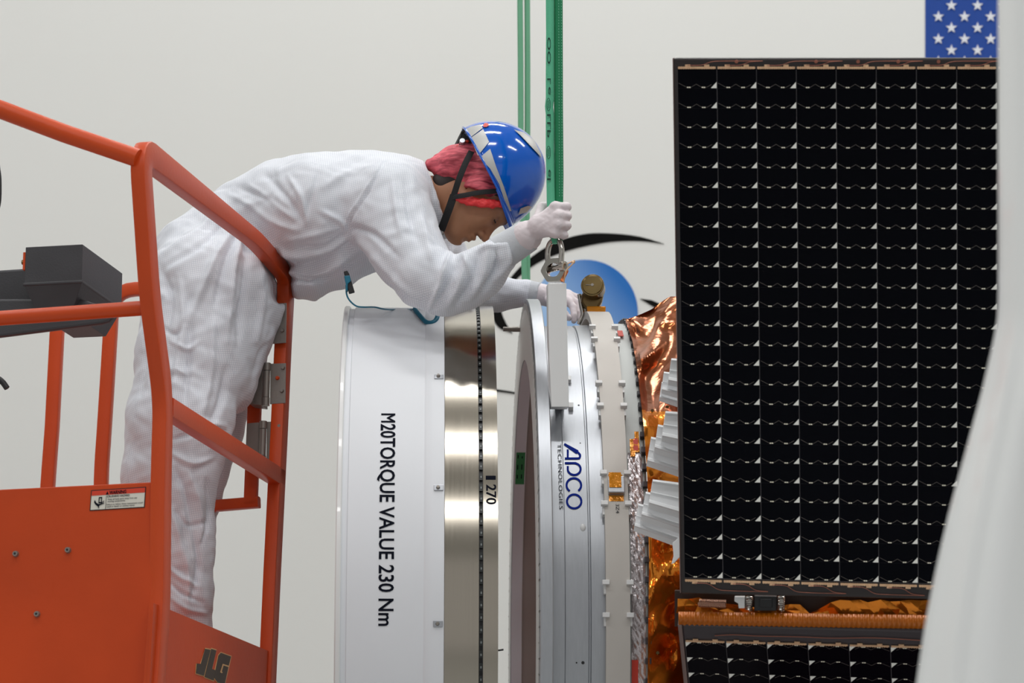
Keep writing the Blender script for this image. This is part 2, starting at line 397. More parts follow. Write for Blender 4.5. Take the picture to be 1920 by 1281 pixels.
def W(px, py, off=.004): return P(px, py, YW-off)
def wall_poly(pts, off=.004, cuts=0):
    return prism([W(x, y, off) for x, y in pts], (0, .003, 0))
em = thing('wall_emblem', W(1097, 587), 'painted eye emblem with a blue ball and black swooshes on the back wall', 'wall emblem')
g = G(); g.add(*wall_poly([(1097+99*math.cos(a), 586+99*math.sin(a)) for a in np.linspace(0, 2*math.pi, 64, endpoint=False)], .004)); g.mk('blue_disc', BALLN, em)
out = spline([Vector((x, y, 0)) for x, y in [(1245, 457), (1200, 444), (1150, 438), (1095, 439), (1040, 455), (990, 487), (950, 530), (926, 575), (926, 600), (938, 616), (961, 625)]], 6)
inn = spline([Vector((x, y, 0)) for x, y in [(961, 625), (948, 604), (940, 580), (948, 552), (972, 520), (1010, 492), (1055, 473), (1100, 461), (1150, 453), (1200, 452), (1245, 457)]], 6)
g = G(); g.add(*wall_poly([(p.x, p.y) for p in out+inn[1:-1]], .003)); g.mk('upper_swoosh', MATTE, em)
lo_ = [(1200, 560), (1222, 563), (1250, 575), (1290, 605), (1310, 640), (1290, 628), (1262, 600), (1230, 578)]
g = G(); g.add(*wall_poly(lo_, .003)); g.mk('lower_swoosh', MATTE, em)
g = G(); g.add(*wall_poly([(915, 728), (935, 730.5), (955, 733.5), (985, 739), (1010, 742), (985, 742), (955, 737), (935, 734.5), (915, 733)], .003)); g.mk('thin_swoosh', MATTE, em)

fl = thing('flag', W(1735, -74), 'large wall flag, blue canton with white stars showing above the solar panel', 'flag')
H = 389.; X0, Y0 = 1735., -73.
def frect(x0, x1, y0, y1, off): return wall_poly([(x0, y0), (x1, y0), (x1, y1), (x0, y1)], off)
gw, gr = G(), G()
for i in range(13):
    y0, y1 = Y0+H*i/13, Y0+H*(i+1)/13; x0 = X0+(294 if i < 7 else 0)
    (gr if i % 2 == 0 else gw).add(*frect(x0, X0+1.9*H, y0, y1, .0036))
gr.mk('red_stripes', FLAGR, fl); gw.mk('white_stripes', FLAGW, fl)
g = G(); g.add(*frect(X0, X0+294, Y0, Y0+H*7/13, .0036)); cn = g.mk('canton', FLAGB, fl)
g = G()
for r in range(9):
    for c in range(6 if r % 2 == 0 else 5):
        cx = X0+24.5*(2*c+(1 if r % 2 == 0 else 2)); cy = Y0+21*(r+1)-1
        g.add(*wall_poly([(cx+(11 if k % 2 == 0 else 4.4)*math.sin(k*math.pi/5), cy-(11 if k % 2 == 0 else 4.4)*math.cos(k*math.pi/5)) for k in range(10)], .007))
g.mk('stars', FLAGW, cn)

# ================================================================== lights
w = bpy.data.worlds.new('world'); scene.world = w; w.use_nodes = True
w.node_tree.nodes['Background'].inputs[0].default_value = S(206, 205, 204); w.node_tree.nodes['Background'].inputs[1].default_value = .8
def area(name, loc, sx, sy, e, col=(1, .992, .98), rot=(0, 0, 0)):
    l = bpy.data.lights.new(name, 'AREA'); l.shape = 'RECTANGLE'; l.size = sx; l.size_y = sy; l.energy = e; l.color = col
    o = bpy.data.objects.new(name, l); COL.objects.link(o); o.location = loc; o.rotation_euler = rot; return o
for row, (yy, e) in enumerate(((.6, 76), (5.0, 56), (7.6, 50), (10.3, 50))):
    for xx, kx in ((-3.5, .7 if row > 1 else 1), (0, 1), (3.5, 1)): area('ceiling_lamp', (xx, yy, 8.1), 1.7, .35, e*kx)

# ================================================================== orange work platform
E1 = Vector((math.sin(R_(11.6)), math.cos(R_(11.6)), 0)); E2 = Vector((-math.cos(R_(11.6)), math.sin(R_(11.6)), 0)); ZZ = Vector((0, 0, 1))
Q0 = P(300, 900, 7.25)
def Spl(px, py, off=0): return on_plane(px, py, Q0+E2*off, E2)          # side of the basket, off = inwards
def Fpl(px, py, off=0): return on_plane(px, py, Q0+E1*off, E1)          # near end of the basket
farq = Spl(532, 900)
def Gpl(px, py, off=0): return on_plane(px, py, farq+E1*off, E1)        # far end of the basket
lift = thing('aerial_work_platform', (Q0.x-.3, Q0.y+.5, 0), 'orange steel work platform with guard rails, worker standing inside', 'work platform')
def bar(name, pts, a, b, N, pl, r=0, mat=ORANGE, parent=None, aw=None):
    g = G(); pp = [pl(*p) for p in pts]; pp = fillet(pp, r) if r else pp
    if aw: a = [float(np.interp(proj(p)[0]+(1000 if proj(p)[1] > 530 and proj(p)[0] > 480 else 0), *aw)) for p in pp]
    g.add(*sweep(pp, a, b, N, .004)); return g.mk(name, mat, parent or lift, smooth=.5)
# side frame: slanting near post, top rail and far post in one bent bar
side = [(286, 1330), (300, 1132), (302, 900), (306, 745), (281, 560), (262, 283), (300, 297), (480, 452), (538, 512), (531, 640), (524, 800), (510, 1080), (499, 1330)]
bar('guard_rail_frame', side[:5]+[(262, 280)]+[(478, 450), (538, 518)]+side[9:], .038, .034, E2, lambda x, y: Spl(x, y), .07, aw=([300, 320, 450, 1450, 1520], [.062, .042, .042, .05, .055]))
bar('middle_rail', [(312, 764), (523, 897)], .046, .034, E2, lambda x, y: Spl(x, y))
g = G(); g.add(*prism([Spl(x, y, -.008) for x, y in [(288, 1131), (518, 1227), (513, 1330), (278, 1330)]], E2*.006)); sp = g.mk('side_panel', ORANGE2, lift)
g = G(); g.add(*prism([Fpl(x, y, -.012) for x, y in [(-120, 924), (289, 904), (285, 1100), (276, 1330), (-120, 1330)]], E1*.006)); fp = g.mk('front_panel', ORANGE2, lift, bevel=.002)
for (x, y) in ((30, 1039), (128, 1032), (70, 1152)):
    c = Fpl(x, y, -.012); g = G(); g.add(*cyl(c, c-E1*.008, .0075, .006, 14)); b_ = g.mk('bolt', DULLSTEEL, lift, smooth=.6)
    g = G(); g.add(*cyl(c-E1*.008, c-E1*.0083, .003, .003, 6)); g.mk('socket', BLACK, b_)
# near-end rails
q = Spl(259, 287)
def F2(px, py, qq=q): return on_plane(px, py, qq, E1)
g = G(); g.add(*tube([F2(-60, 184), F2(0, 205), F2(120, 250), F2(259, 297)], .0215, 16)); g.mk('top_rail', ORANGE, lift, smooth=.8)
q2 = Spl(284, 575)
g = G(); g.add(*tube([F2(-70, 602, q2), F2(282, 577, q2)], .0175, 16)); g.mk('lower_rail', ORANGE, lift, smooth=.8)
# bars on the far side of the basket
def F3(px, py): return on_plane(px, py, Q0+E1*1.35, E1)
g = G(); g.add(*sweep([F3(x, y) for x, y in [(118, 560), (107, 625), (98, 800), (92, 880), (88, 940), (84, 1330)]], .038, .03, E1)); g.mk('rear_bar', ORANGE, lift, smooth=.5)
g = G(); g.add(*sweep(fillet([F3(x, y) for x, y in [(198, 1330), (189, 900), (196, 800), (206, 640), (211, 545), (300, 540), (420, 700)]], .07), .038, .03, E1)); g.mk('rear_bar', ORANGE, lift, smooth=.5)
# gate
gate = bar('gate_frame', [(487, 560), (480, 700), (476, 800), (470, 946)], .036, .02, E1, lambda x, y: Gpl(x, y, .015))
g = G(); g.add(*sweep([Gpl(250, 962, .02), Gpl(486, 942, .02)], .03, .03, E1)); g.mk('bottom_bar', ORANGE, gate, smooth=.5)
for hx, hy, cut in ((503, 608, 0), (502, 721, 0), (495, 830, 0)):
    k = hx-502
    g = G(); g.add(*prism([Gpl(x+k, y+hy-721, -.072) for x, y in [(507, 682), (536, 681), (535, 756), (506, 758)]], E1*.004)); hg = g.mk('hinge', DULLSTEEL, lift, bevel=.001)
    g = G(); g.add(*prism([Gpl(x+k, y+hy-721, -.072) for x, y in [(470, 685), (492, 683), (490, 760), (466, 757)]], E1*.06)); g.mk('leaf', DULLSTEEL, hg, bevel=.001)
    a, b_, c_, d_ = [Gpl(499.5+k-yy*.03, hy+yy, -.080) for yy in (-40, -26, 24, 40)]
    g = G(); g.add(*cyl(a, b_, .0098, n=16)); g.add(*cyl(b_+(c_-b_)*.02, c_, .009, n=16)); g.add(*cyl(c_+(d_-c_)*.05, d_, .0098, n=16)); g.mk('barrel', CHROME if 0 else DULLSTEEL, hg, smooth=.6)
    for sx, sy in ((530, -31), (529, 12), (474, 32), (520, -12)):
        p = Gpl(sx+k-(sy*.03), hy+sy, -.072); g = G(); g.add(*cyl(p, p-E1*.006, .0058, .004, 12)); g.mk('screw', DULLSTEEL if sx != 520 else ORANGE, hg, smooth=.6)
# platform floor, mast and base under the frame of the picture
fz = P(400, 1300, 8.1).z
g = G(); c0 = Q0+E2*.64+E1*.72; g.add(*box((c0.x, c0.y, fz-.03), E2*.61, E1*.68, ZZ*.03)); g.mk('platform_floor', ORANGE2, lift, bevel=.004)
g = G(); g.add(*box((c0.x, c0.y, fz/2), E2*.16, E1*.2, ZZ*(fz/2-.06))); g.mk('mast', DARKPLASTIC, lift, bevel=.01)
g = G(); g.add(*box((c0.x, c0.y, .22), E2*.5, E1*.75, ZZ*.18)); g.add(*cyl(c0-E1*.5+E2*.52+ZZ*(.18-c0.z), c0-E1*.5-E2*.52+ZZ*(.18-c0.z), .18)); g.add(*cyl(c0+E1*.5+E2*.52+ZZ*(.18-c0.z), c0+E1*.5-E2*.52+ZZ*(.18-c0.z), .18)); g.mk('wheeled_base', ORANGE2, lift, bevel=.01)
# control box
g = G()
def B0(px, py, o=.06): return Fpl(px, py, o)
cb = B0(155, 458, .12); hh = (B0(155, 458, .12)-B0(155, 526, .12)).length; lw = (B0(155, 458, .12)-B0(48, 463, .12)).length
dl = .30; lowh = .072
top = [cb, cb+E2*lw, cb+E2*lw+E1*dl, cb+E1*dl]
mid = [p-ZZ*hh for p in top]; ins = .035
low = [mid[0]+E2*ins+E1*ins-ZZ*lowh, mid[1]-E2*ins*.7+E1*ins-ZZ*lowh, mid[2]-E2*ins*.7-E1*ins*.3-ZZ*lowh, mid[3]+E2*ins-E1*ins*.3-ZZ*lowh]
lip = [p+(-E2 if i in (0, 3) else E2)*.003+(-E1 if i < 2 else E1)*.003 for i, p in enumerate(mid)]
v = top+mid+lip+[p-ZZ*.006 for p in lip]+[p-ZZ*.006 for p in mid]+low
f = [(3, 2, 1, 0)]
for r in range(5): f += [(r*4+i, r*4+(i+1) % 4, r*4+4+(i+1) % 4, r*4+4+i) for i in range(4)]
f += [(20, 21, 22, 23)]
g.add(v, f); cbx = g.mk('control_box', DARKPLASTIC, lift, bevel=.013); cbx['label'] = 'dark grey plastic control box with a tapered underside'
g = G(); p = cb+E2*(lw+.003)-ZZ*.012; g.add(*box(p-ZZ*.022+E1*.02, E2*.003, E1*.02, ZZ*.022)); bk = g.mk('mounting_plate', ORANGE, cbx, bevel=.001)
g = G(); g.add(*cyl(p-ZZ*.02+E1*.02, p-ZZ*.02+E1*.02+E2*.012, .006, n=10)); g.mk('bolt', BRASS, cbx, smooth=.6)
g = G(); g.add(*prism([B0(x, y, .22) for x, y in [(-90, 512), (48, 503), (70, 520), (70, 600), (-90, 618)]], E1*.06)); g.mk('console', DARKPLASTIC, lift, bevel=.006)
g = G(); g.add(*prism([B0(x, y, .16) for x, y in [(-90, 560), (150, 560), (212, 580), (214, 592), (204, 603), (190, 607), (-90, 643)]], E1*.02)); g.mk('tray', DARKPLASTIC, lift, bevel=.006)
g = G(); g.add(*tube(spline([B0(x, y, .2) for x, y in [(-75, 510), (-95, 400), (-80, 300), (-45, 262), (-12, 285), (-3, 320), (-1, 350), (-3, 385), (-14, 415), (-40, 450), (-50, 510)]], 5), .0055, 10)); g.mk('hose', BLACK, lift, smooth=.8)
g = G(); g.add(*tube(spline([B0(x, y, .2) for x, y in [(-60, 625), (-62, 670), (-48, 700), (-10, 708), (4, 716), (13, 728)]], 5), .0075, 10)); g.mk('lever', BLACK, lift, smooth=.8)
# warning label
LP = [(170.8, 919.6), (273.8, 912.9), (271, 951.7), (168, 958)]
def lab(u, v_, off=-.0135):
    (ax, ay), (bx, by), (cx, cy), (dx, dy) = LP
    x = (ax*(1-u)+bx*u)*(1-v_)+(dx*(1-u)+cx*u)*v_; y = (ay*(1-u)+by*u)*(1-v_)+(dy*(1-u)+cy*u)*v_
    return Fpl(x, y, off)
def labrect(u0, u1, v0, v1, off): return prism([lab(u0, v0, off), lab(u1, v0, off), lab(u1, v1, off), lab(u0, v1, off)], E1*.0006)
g = G(); g.add(*labrect(0, 1, 0, 1, -.0135)); wl = g.mk('warning_label', BLACK, lift)
g = G(); g.add(*labrect(.015, .985, .04, .96, -.0142), 0); g.add(*labrect(.015, .985, .04, .27, -.0149), 1); g.mk('label_field', [LABELW, LABELR], wl)
g = G()
def ltext(s, u0, v1, h, wd, off=-.0156, bold=.01):
    v, f, wx = textn(s, bold); g.add([lab(u0+x/wx*wd, v1-y*h, off) for x, y in v], f)
ltext('WARNING', .335, .25, .16, .31, bold=.03)
for tri in ([(.275, .255), (.325, .255), (.30, .09)],): g.add(*prism([lab(u, q_, -.0156) for u, q_ in tri], E1*.0004))
ltext('CRUSHING HAZARD', .30, .40, .09, .41, bold=.02)
ltext('Keep all body parts away from any', .32, .535, .075, .53)
ltext('moving components.', .32, .635, .075, .32)
ltext('Failure to follow these instructions could', .30, .79, .075, .66)
ltext('result in death or serious injury.', .30, .89, .075, .52)
g.add(*labrect(.283, .288, .30, .955, -.0156))
hand = [(.08, .48), (.11, .62), (.155, .70), (.255, .66), (.25, .69), (.19, .74), (.165, .78), (.165, .93), (.14, .80), (.10, .72), (.07, .60)]
g.add(*prism([lab(u, q_, -.0156) for u, q_ in hand], E1*.0004))
for a, b_ in (((.20, .66), (.25, .55)), ((.20, .68), (.255, .61)), ((.20, .70), (.255, .67))):
    vv, ff = strip2([a, b_], .014); g.add([lab(x, y, -.0156) for x, y in vv], ff)
for rr in ((.15, .165, .36, .62), (.195, .21, .36, .62), (.15, .21, .36, .41), (.15, .21, .60, .66)): g.add(*labrect(*rr, -.0156))
g.mk('lettering', INK, wl)
# maker's mark on the side panel
def z2(x, y): return 340+x/8.727, 1180+y/8.727
J = [(392, 322), (482, 338), (372, 762), (243, 722), (258, 562), (322, 568)]
Lp = [(495, 322), (575, 348), (505, 652), (562, 672), (532, 840), (386, 782)]
Gp = [(650, 388), (815, 448), (778, 590), (712, 900), (600, 872), (545, 795), (566, 650), (612, 430)]
g = G(); g2 = G()
for pl in (J, Lp, Gp):
    cx = sum(p[0] for p in pl)/len(pl); cy = sum(p[1] for p in pl)/len(pl)
    bg = []
    for x, y in pl:
        d = math.hypot(x-cx, y-cy); bg.append((x+(x-cx)/d*15, y+(y-cy)/d*15))
    g2.add(*prism([Spl(*z2(x, y), -.0095) for x, y in bg], E2*.001)); g.add(*prism([Spl(*z2(x, y), -.0105) for x, y in pl], E2*.001))
hv, hf = strip2([(780, 612), (684, 580), (648, 700), (672, 712)], 22); g2.add([Spl(*z2(x, y), -.0115) for x, y in hv], hf)
lo2 = g2.mk('logo_outline', CREAM, lift); g.mk('logo_letters', LOGOB, lo2)
# ================================================================== cylinders on a common horizontal axis
class Axis:
    def __init__(s, px, py, Yc, deg):
        s.O = P(px, py, Yc); a = R_(deg); s.ax = Vector((math.cos(a), math.sin(a), 0)); s.pp = Vector((-math.sin(a), math.cos(a), 0))
    def pt(s, lx, r, th): return s.O+s.ax*lx+(s.pp*(-math.cos(th))+ZZ*math.sin(th))*r
    def top(s, lx, r): return min(proj(s.pt(lx, r, R_(t)))[1] for t in range(70, 112, 2))
    def r_for_top(s, lx, py):
        a, b = .3, 1.6
        for _ in range(40):
            m = (a+b)/2; a, b = (m, b) if s.top(lx, m) > py else (a, m)
        return a
    def th(s, py, lx, r):
        a, b = R_(-60), R_(84)
        for _ in range(40):
            m = (a+b)/2; a, b = (m, b) if proj(s.pt(lx, r, m))[1] > py else (a, m)
        return a
    def lx(s, px, r, th=0):
        a, b = -3, 3
        for _ in range(50):
            m = (a+b)/2; a, b = (m, b) if proj(s.pt(m, r, th))[0] < px else (a, m)
        return a
    def lathe(s, prof, n=180, a0=0, a1=360, closed=False):
        full = (a1-a0) >= 360; k = n if full else n+1; v = []; f = []
        for lx, r in prof: v += [s.pt(lx, r, R_(a0+(a1-a0)*i/n)) for i in range(k)]
        m = len(prof)
        for j in range(m if closed else m-1):
            for i in range(n):
                i2 = (i+1) % k; j2 = (j+1) % m; f.append((j*k+i, j*k+i2, j2*k+i2, j2*k+i))
        if closed and not full: f += [tuple(j*k for j in range(m)), tuple(j*k+k-1 for j in range(m-1, -1, -1))]
        return v, f
    def patch(s, l0, l1, r, t0, t1, dr, n=6):      # a raised block lying on the surface
        return s.lathe([(l0, r), (l1, r), (l1, r+dr), (l0, r+dr)], n, math.degrees(t0), math.degrees(t1), True)
    def wrap(s, pts, lx0, dlx, r, t0, t1):          # (along, across) -> surface
        return [s.pt(lx0+y*dlx, r, t0+(t1-t0)*x) for x, y in pts]

YC = 8.55
D = Axis(730, 1205, YC, 1.6)
RD = D.r_for_top(0, 577)
TN = D.th(1000, 0, RD)
def dl(px, r=None): return D.lx(px, r or RD, TN)
drum = thing('adapter_cylinder', (D.O.x, D.O.y, 0), 'big white painted cylinder with brushed steel bands and black torque lettering', 'cylinder')
x628, x640, x652, x808, x832, x898, x906, x934 = [dl(x) for x in (629, 640, 650, 812, 833, 898, 906, 934)]
g = G(); g.add(*D.lathe([(x640-.004, RD-.004), (x652, RD-.004), (x652+.002, RD), (dl(795), RD), (dl(800), RD+.004), (x808, RD+.005), (x832, RD+.005), (x832, RD-.05), (x640-.004, RD-.05)], closed=True)); barrel = g.mk('barrel', WHITEPAINT, drum, smooth=.5)
g = G(); g.add(*D.lathe([(x628, RD-.03), (x628, RD+.001), (x628+.003, RD+.004), (x640-.003, RD+.004), (x640, RD+.001), (x640, RD-.03)], closed=True)); g.mk('end_rim', WHITERIM, drum, smooth=.5)
RS = RD+.006
g = G(); g.add(*D.lathe([(x832+.001, RS-.06), (x832+.001, RS), (x898, RS), (x898, RS-.06)], closed=True)); g.mk('steel_band', STEEL, drum, smooth=.5)
g = G(); g.add(*D.lathe([(x906, RS-.06), (x906, RS), (x934, RS), (x934, RS-.06)], closed=True)); s2 = g.mk('steel_ring', STEEL, drum, smooth=.5)
g = G(); g.add(*D.lathe([(x898, RS-.06), (x898, RS-.008), (x906, RS-.008), (x906, RS-.06)], closed=True)); chain = g.mk('bearing_groove', BLACK, drum, smooth=.5)
g = G(); g2 = G(); nb = 190
for i in range(nb):
    t = 2*math.pi*i/nb; t1 = t+2*math.pi/nb*.62
    g.add(*D.patch(x898+.0015, x906-.0015, RS-.008, t, t1, .005, 1)); g2.add(*D.patch(x898+.004, x906-.003, RS-.003, t+.006, t+.012, .0012, 1))
gg = G(); gg.add(g.v, g.f, 0); gg.add(g2.v, g2.f, 1); gg.mk('roller_cage', [M('cage_black', S(30, 34, 34), .35), M('cage_grey', S(120, 126, 126), .4)], drum)
for py in (707, 915, 1170):
    t = D.th(py, dl(822), RS); h = .0085
    g = G(); g.add(*D.patch(dl(813), dl(831), RD+.005, t-h, t+h, .003, 2)); cl = g.mk('retaining_clip', ALU, drum, bevel=.001)
    c = D.pt(dl(821), RD+.008, t); nrm = (c-D.pt(dl(821), 0, t)).normalized(); g = G(); g.add(*cyl(c, c+nrm*.006, .005, .0035, 12)); g.mk('screw', DULLSTEEL, cl, smooth=.6)
def wraptext(ax, s, px0, px1, r, py0, py1, mat, parent, name, bold=0., pxref=None):
    """lettering running down the near side: baseline at px0, letter tops at px1"""
    v, f, wx = textn(s, bold); t0 = ax.th(py0, 0, r); t1 = ax.th(py1, 0, r)
    tm = (t0+t1)/2; l0, l1 = ax.lx(px0, r, tm), ax.lx(px1, r, tm)
    g = G(); g.add(ax.wrap([(x/wx, y) for x, y in v], l0, l1-l0, r+.0012, t0, t1), f); return g.mk(name, mat, parent)
wraptext(D, 'M20TORQUE VALUE 230 Nm', 712, 739, RD, 776, 1174, INK, barrel, 'lettering', .015)
wraptext(D, '270', 912, 930, RS, 908, 945, INK, s2, 'lettering', .012)
t = D.th(896, dl(920), RS); g = G(); g.add(*D.patch(dl(911), dl(930), RS, t-.006, t+.006, .0006, 2)); g.mk('black_mark', INK, s2)
t = D.th(1220, x934, RS); c = D.pt(x934, RS-.004, t); g = G(); g.add(*cyl(c, c+D.ax*.013+ZZ*.002, .0022, n=8)); g.mk('pointer', BLACK, drum)
g = G(); zb = D.O.z-RD
for sx in (x652+.02, x898-.02):
    c = D.O+D.ax*sx; 
    for sy in (-.55, .55):
        zt = D.O.z-math.sqrt((RD-.03)**2-.55**2)
        g.add(*box((c.x, c.y+sy, zt/2), (.04, 0, 0), (0, .05, 0), (0, 0, zt/2)))
    g.add(*box((c.x, c.y, .08), (.06, 0, 0), (0, .75, 0), (0, 0, .08)))
g.mk('support_stand', DARKPLASTIC, drum, bevel=.005)

# ------------------------------------------------------------------ lifted adapter ring
A = Axis(1010, 1205, YC+.03, 2.4)
RF = A.r_for_top(0, 561); TA = A.th(1000, 0, RF)
def al(px, r=None): return A.lx(px, r or RF, TA)
ring = thing('adapter_ring', (A.O.x, A.O.y, A.O.z-RF), 'machined aluminium adapter ring with blue lettering, hanging from the green slings', 'ring')
xf0, xf1 = al(1011), al(1037)
RB = A.r_for_top(al(1085), 612); RI = RF-.165
g = G(); g.add(*A.lathe([(xf0, RI), (xf0, RF-.012), (xf0+.002, RF-.001), (xf0+.003, RF), (xf1-.002, RF), (xf1, RF-.002), (xf1, RB-.02), (xf0+.032, RI)], closed=True), 0)
fl_ = g.mk('flange', ALU, ring, smooth=.5)
g = G(); g.add(*A.lathe([(xf0-.0006, RI+.0005), (xf0-.0006, RF-.012)])); nf_ = len(g.f)
for i in range(150):
    t = 2*math.pi*i/150; g.add(*A.patch(xf0-.0010, xf0-.0006, RF-.030, t-.0022, t+.0022, .022 if i % 3 else .014, 1))
g.m = [0 if i < nf_ else 1 for i in range(len(g.f))]; face = g.mk('flange_face', [ALUFACE, DULLSTEEL], ring, smooth=.5)
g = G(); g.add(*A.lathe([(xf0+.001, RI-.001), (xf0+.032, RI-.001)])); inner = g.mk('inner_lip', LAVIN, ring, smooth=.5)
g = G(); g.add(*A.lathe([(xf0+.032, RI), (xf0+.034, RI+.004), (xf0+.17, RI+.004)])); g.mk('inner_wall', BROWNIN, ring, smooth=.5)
xb1, xst, xb2 = al(1128, RB), al(1104, RB), al(1085, RB)
g = G(); g.add(*A.lathe([(xf1-.002, RB-.02), (xf1-.002, RB), (al(1058, RB), RB), (al(1060, RB), RB+.001), (xst-.002, RB+.001), (xst, RB-.003), (xst+.003, RB-.003), (xst+.005, RB+.002), (xb1+.01, RB+.004), (xb1+.01, RB-.02)], closed=True)); brl = g.mk('barrel', ALU, ring, smooth=.35)
# lettering with the maker's open stroke letters
zx, zy = 1020, 810
def zq(x, y): return zx+x/8.008, zy+y/8.008
def surf(px, py, r, base):          # image point -> ring surface
    th = base; lx = 0
    for _ in range(4):
        th = A.th(py, lx, r); lx = A.lx(px, r, th)
    return A.pt(lx, r, th)
def arc(cx, cy, rx, ry, a0, a1, n=24): return [(cx+rx*math.cos(R_(a0+(a1-a0)*i/n)), cy+ry*math.sin(R_(a0+(a1-a0)*i/n))) for i in range(n+1)]
def bez(a, b, c, n=8): return [((1-t)**2*a[0]+2*t*(1-t)*b[0]+t*t*c[0], (1-t)**2*a[1]+2*t*(1-t)*b[1]+t*t*c[1]) for t in [i/n for i in range(n+1)]]
strokes = [[(303, 180), (505, 305)]+bez((505, 305), (570, 350), (525, 395))+[(490, 398), (312, 398)],
           [(357, 262), (357, 398)],
           [(312, 468), (470, 468)]+arc(455, 557, 95, 88, -80, 90)+arc(455, 557, 98, 88, 90, 178)[1:]+[(357, 512)],
           arc(448, 800, 110, 106, 52, -236),
           arc(453, 1043, 108, 104, 0, 360, 40)]
g = G()
for st in strokes:
    v, f = strip2(st, 31); g.add([surf(*zq(x, y), RB+.0025, 0) for x, y in v], f)
g.mk('blue_lettering', NAVY, brl)
v, f, wx = textn('TECHNOLOGIES', .0, 1.12); g = G()
g.add([surf(*zq(202+(x/wx)*28+y*56, 178+(x/wx)*980), RB+.0025, 0) for x, y in v], f); g.mk('grey_lettering', INK, brl)
c = surf(1093, 990, RB+.001, 0)
g = G(); g.add(*ball(c, .007, .004, .010, 12, 8)); g.mk('putty_dab', CLEAT, brl, smooth=3)
for (px, py, r) in ((1093, 1243, .004), (1081, 1243, .002), (1085, 760, .0025), (1088, 831, .0015)):
    c = surf(px, py, RB+.0012, 0); n_ = (c-A.O); n_ -= A.ax*n_.dot(A.ax); n_.normalize(); g = G(); g.add(*cyl(c-n_*.002, c+n_*.0006, r, n=14)); g.mk('screw_hole', BLACK, brl)
for (px, py) in ((1066, 716), (1070, 766)):
    c = surf(px, py, RB, 0); n_ = (c-A.O); n_ -= A.ax*n_.dot(A.ax); n_.normalize(); tt = A.ax.cross(n_); g = G(); g.add(*box(c+n_*.006, A.ax*.006, tt*.009, n_*.007)); g.mk('stop_block', CLEAT, ring, bevel=.001)
# stud and green tape
t = math.pi/2+.12; rs = RF-.05
for q in range(60):
    rs_ = RF-.03-.001*q
    if proj(A.pt(xf0, rs_, t))[1] > 601: break
c = A.pt(xf0, rs_, t); g = G(); g.add(*cyl(c, c-A.ax*.022, .0075, n=16)); g.add(*cyl(c-A.ax*.02, c-A.ax*.048, .0062, n=16))
for k in range(9): g.add(*cyl(c-A.ax*(.024+.0027*k), c-A.ax*(.0252+.0027*k), .0067, n=14))
g.mk('threaded_stud', DULLSTEEL, ring, smooth=.6)
def fth(py):                                # far side of the hole
    a, b = R_(96), R_(200)
    for _ in range(40):
        m = (a+b)/2; a, b = (m, b) if proj(A.pt(xf0, RI, m))[1] < py else (a, m)
    return a
g = G(); g.add(*A.lathe([(xf0+.004, RI-.0012), (xf0+.030, RI-.0012)], 12, math.degrees(fth(848)), math.degrees(fth(908)))); gt = g.mk('green_tape', GREENTAPE, ring)
g = G()
for k, (a, b_) in enumerate(((.1, .45), (.5, .9))):
    for j in range(3):
        y0 = 852+j*18; g.add(*A.lathe([(xf0+.008+.012*k, RI-.002), (xf0+.011+.012*k, RI-.002)], 3, math.degrees(fth(y0+(j*5+k*7) % 4)), math.degrees(fth(y0+7+(j*3) % 4))))
g.mk('pen_marks', INK, gt)

# ------------------------------------------------------------------ clamp band
RC = A.r_for_top(al(1115), 584)
xc0, xc1 = al(1135, RC), al(1180, RC)
band = thing('clamp_band', (A.O.x, A.O.y, A.O.z-RC-.02), 'pale metal clamp band with white cleats, around the joint beside the ring', 'clamp band')
g = G(); g.add(*A.lathe([(xc0, RC-.02), (xc0, RC), (xc1, RC), (xc1, RC-.02)], closed=True)); bnd = g.mk('band', CLAMP, band, smooth=.5)
for py in (614, 637, 719, 761, 887, 944, 1092, 1153):
    for side_ in (0, 1):
        r = RC+.001; t = A.th(py, 0, r); xx = xc0 if side_ == 0 else xc1
        g = G(); g.add(*A.patch(xx-.009, xx+.008, RC-.004, t-.0062, t+.0062, .013, 1))
        sgn = -1 if side_ == 0 else 1
        g.add(*A.patch(xx+sgn*.002-.003, xx+sgn*.002+.003, RC-.022, t-.03, t, .018, 2)); g.mk('cleat', CLEAT, band, bevel=.0008)
t = A.th(912, 0, RC); mid_ = (xc0+xc1)/2
g = G(); g.add(*A.patch(mid_-.020, mid_+.020, RC, t-.026, t+.024, .016, 3)); sn = g.mk('sensor_box', ALU, band, bevel=.002)
g = G(); g.add(*A.lathe([(mid_-.018, RC+.0175), (mid_+.012, RC+.0175)], 6, math.degrees(t-.012), math.degrees(t+.034)))
g.add(*A.lathe([(mid_-.018, RC+.001), (mid_+.016, RC+.001)], 4, math.degrees(t+.024), math.degrees(t+.038))); g.add(*A.lathe([(mid_-.018, RC+.001), (mid_+.018, RC+.001)], 4, math.degrees(t-.045), math.degrees(t-.027))); g.mk('amber_tape', KAPTON, sn)
v, f, wx = textn('3Z4', .0); t0, t1 = A.th(945, 0, RC), A.th(962, 0, RC); g = G(); g.add(A.wrap([(x/wx, y) for x, y in v], mid_-.002, .008, RC+.002, t0, t1), f); g.mk('pen_marks', INK, bnd)
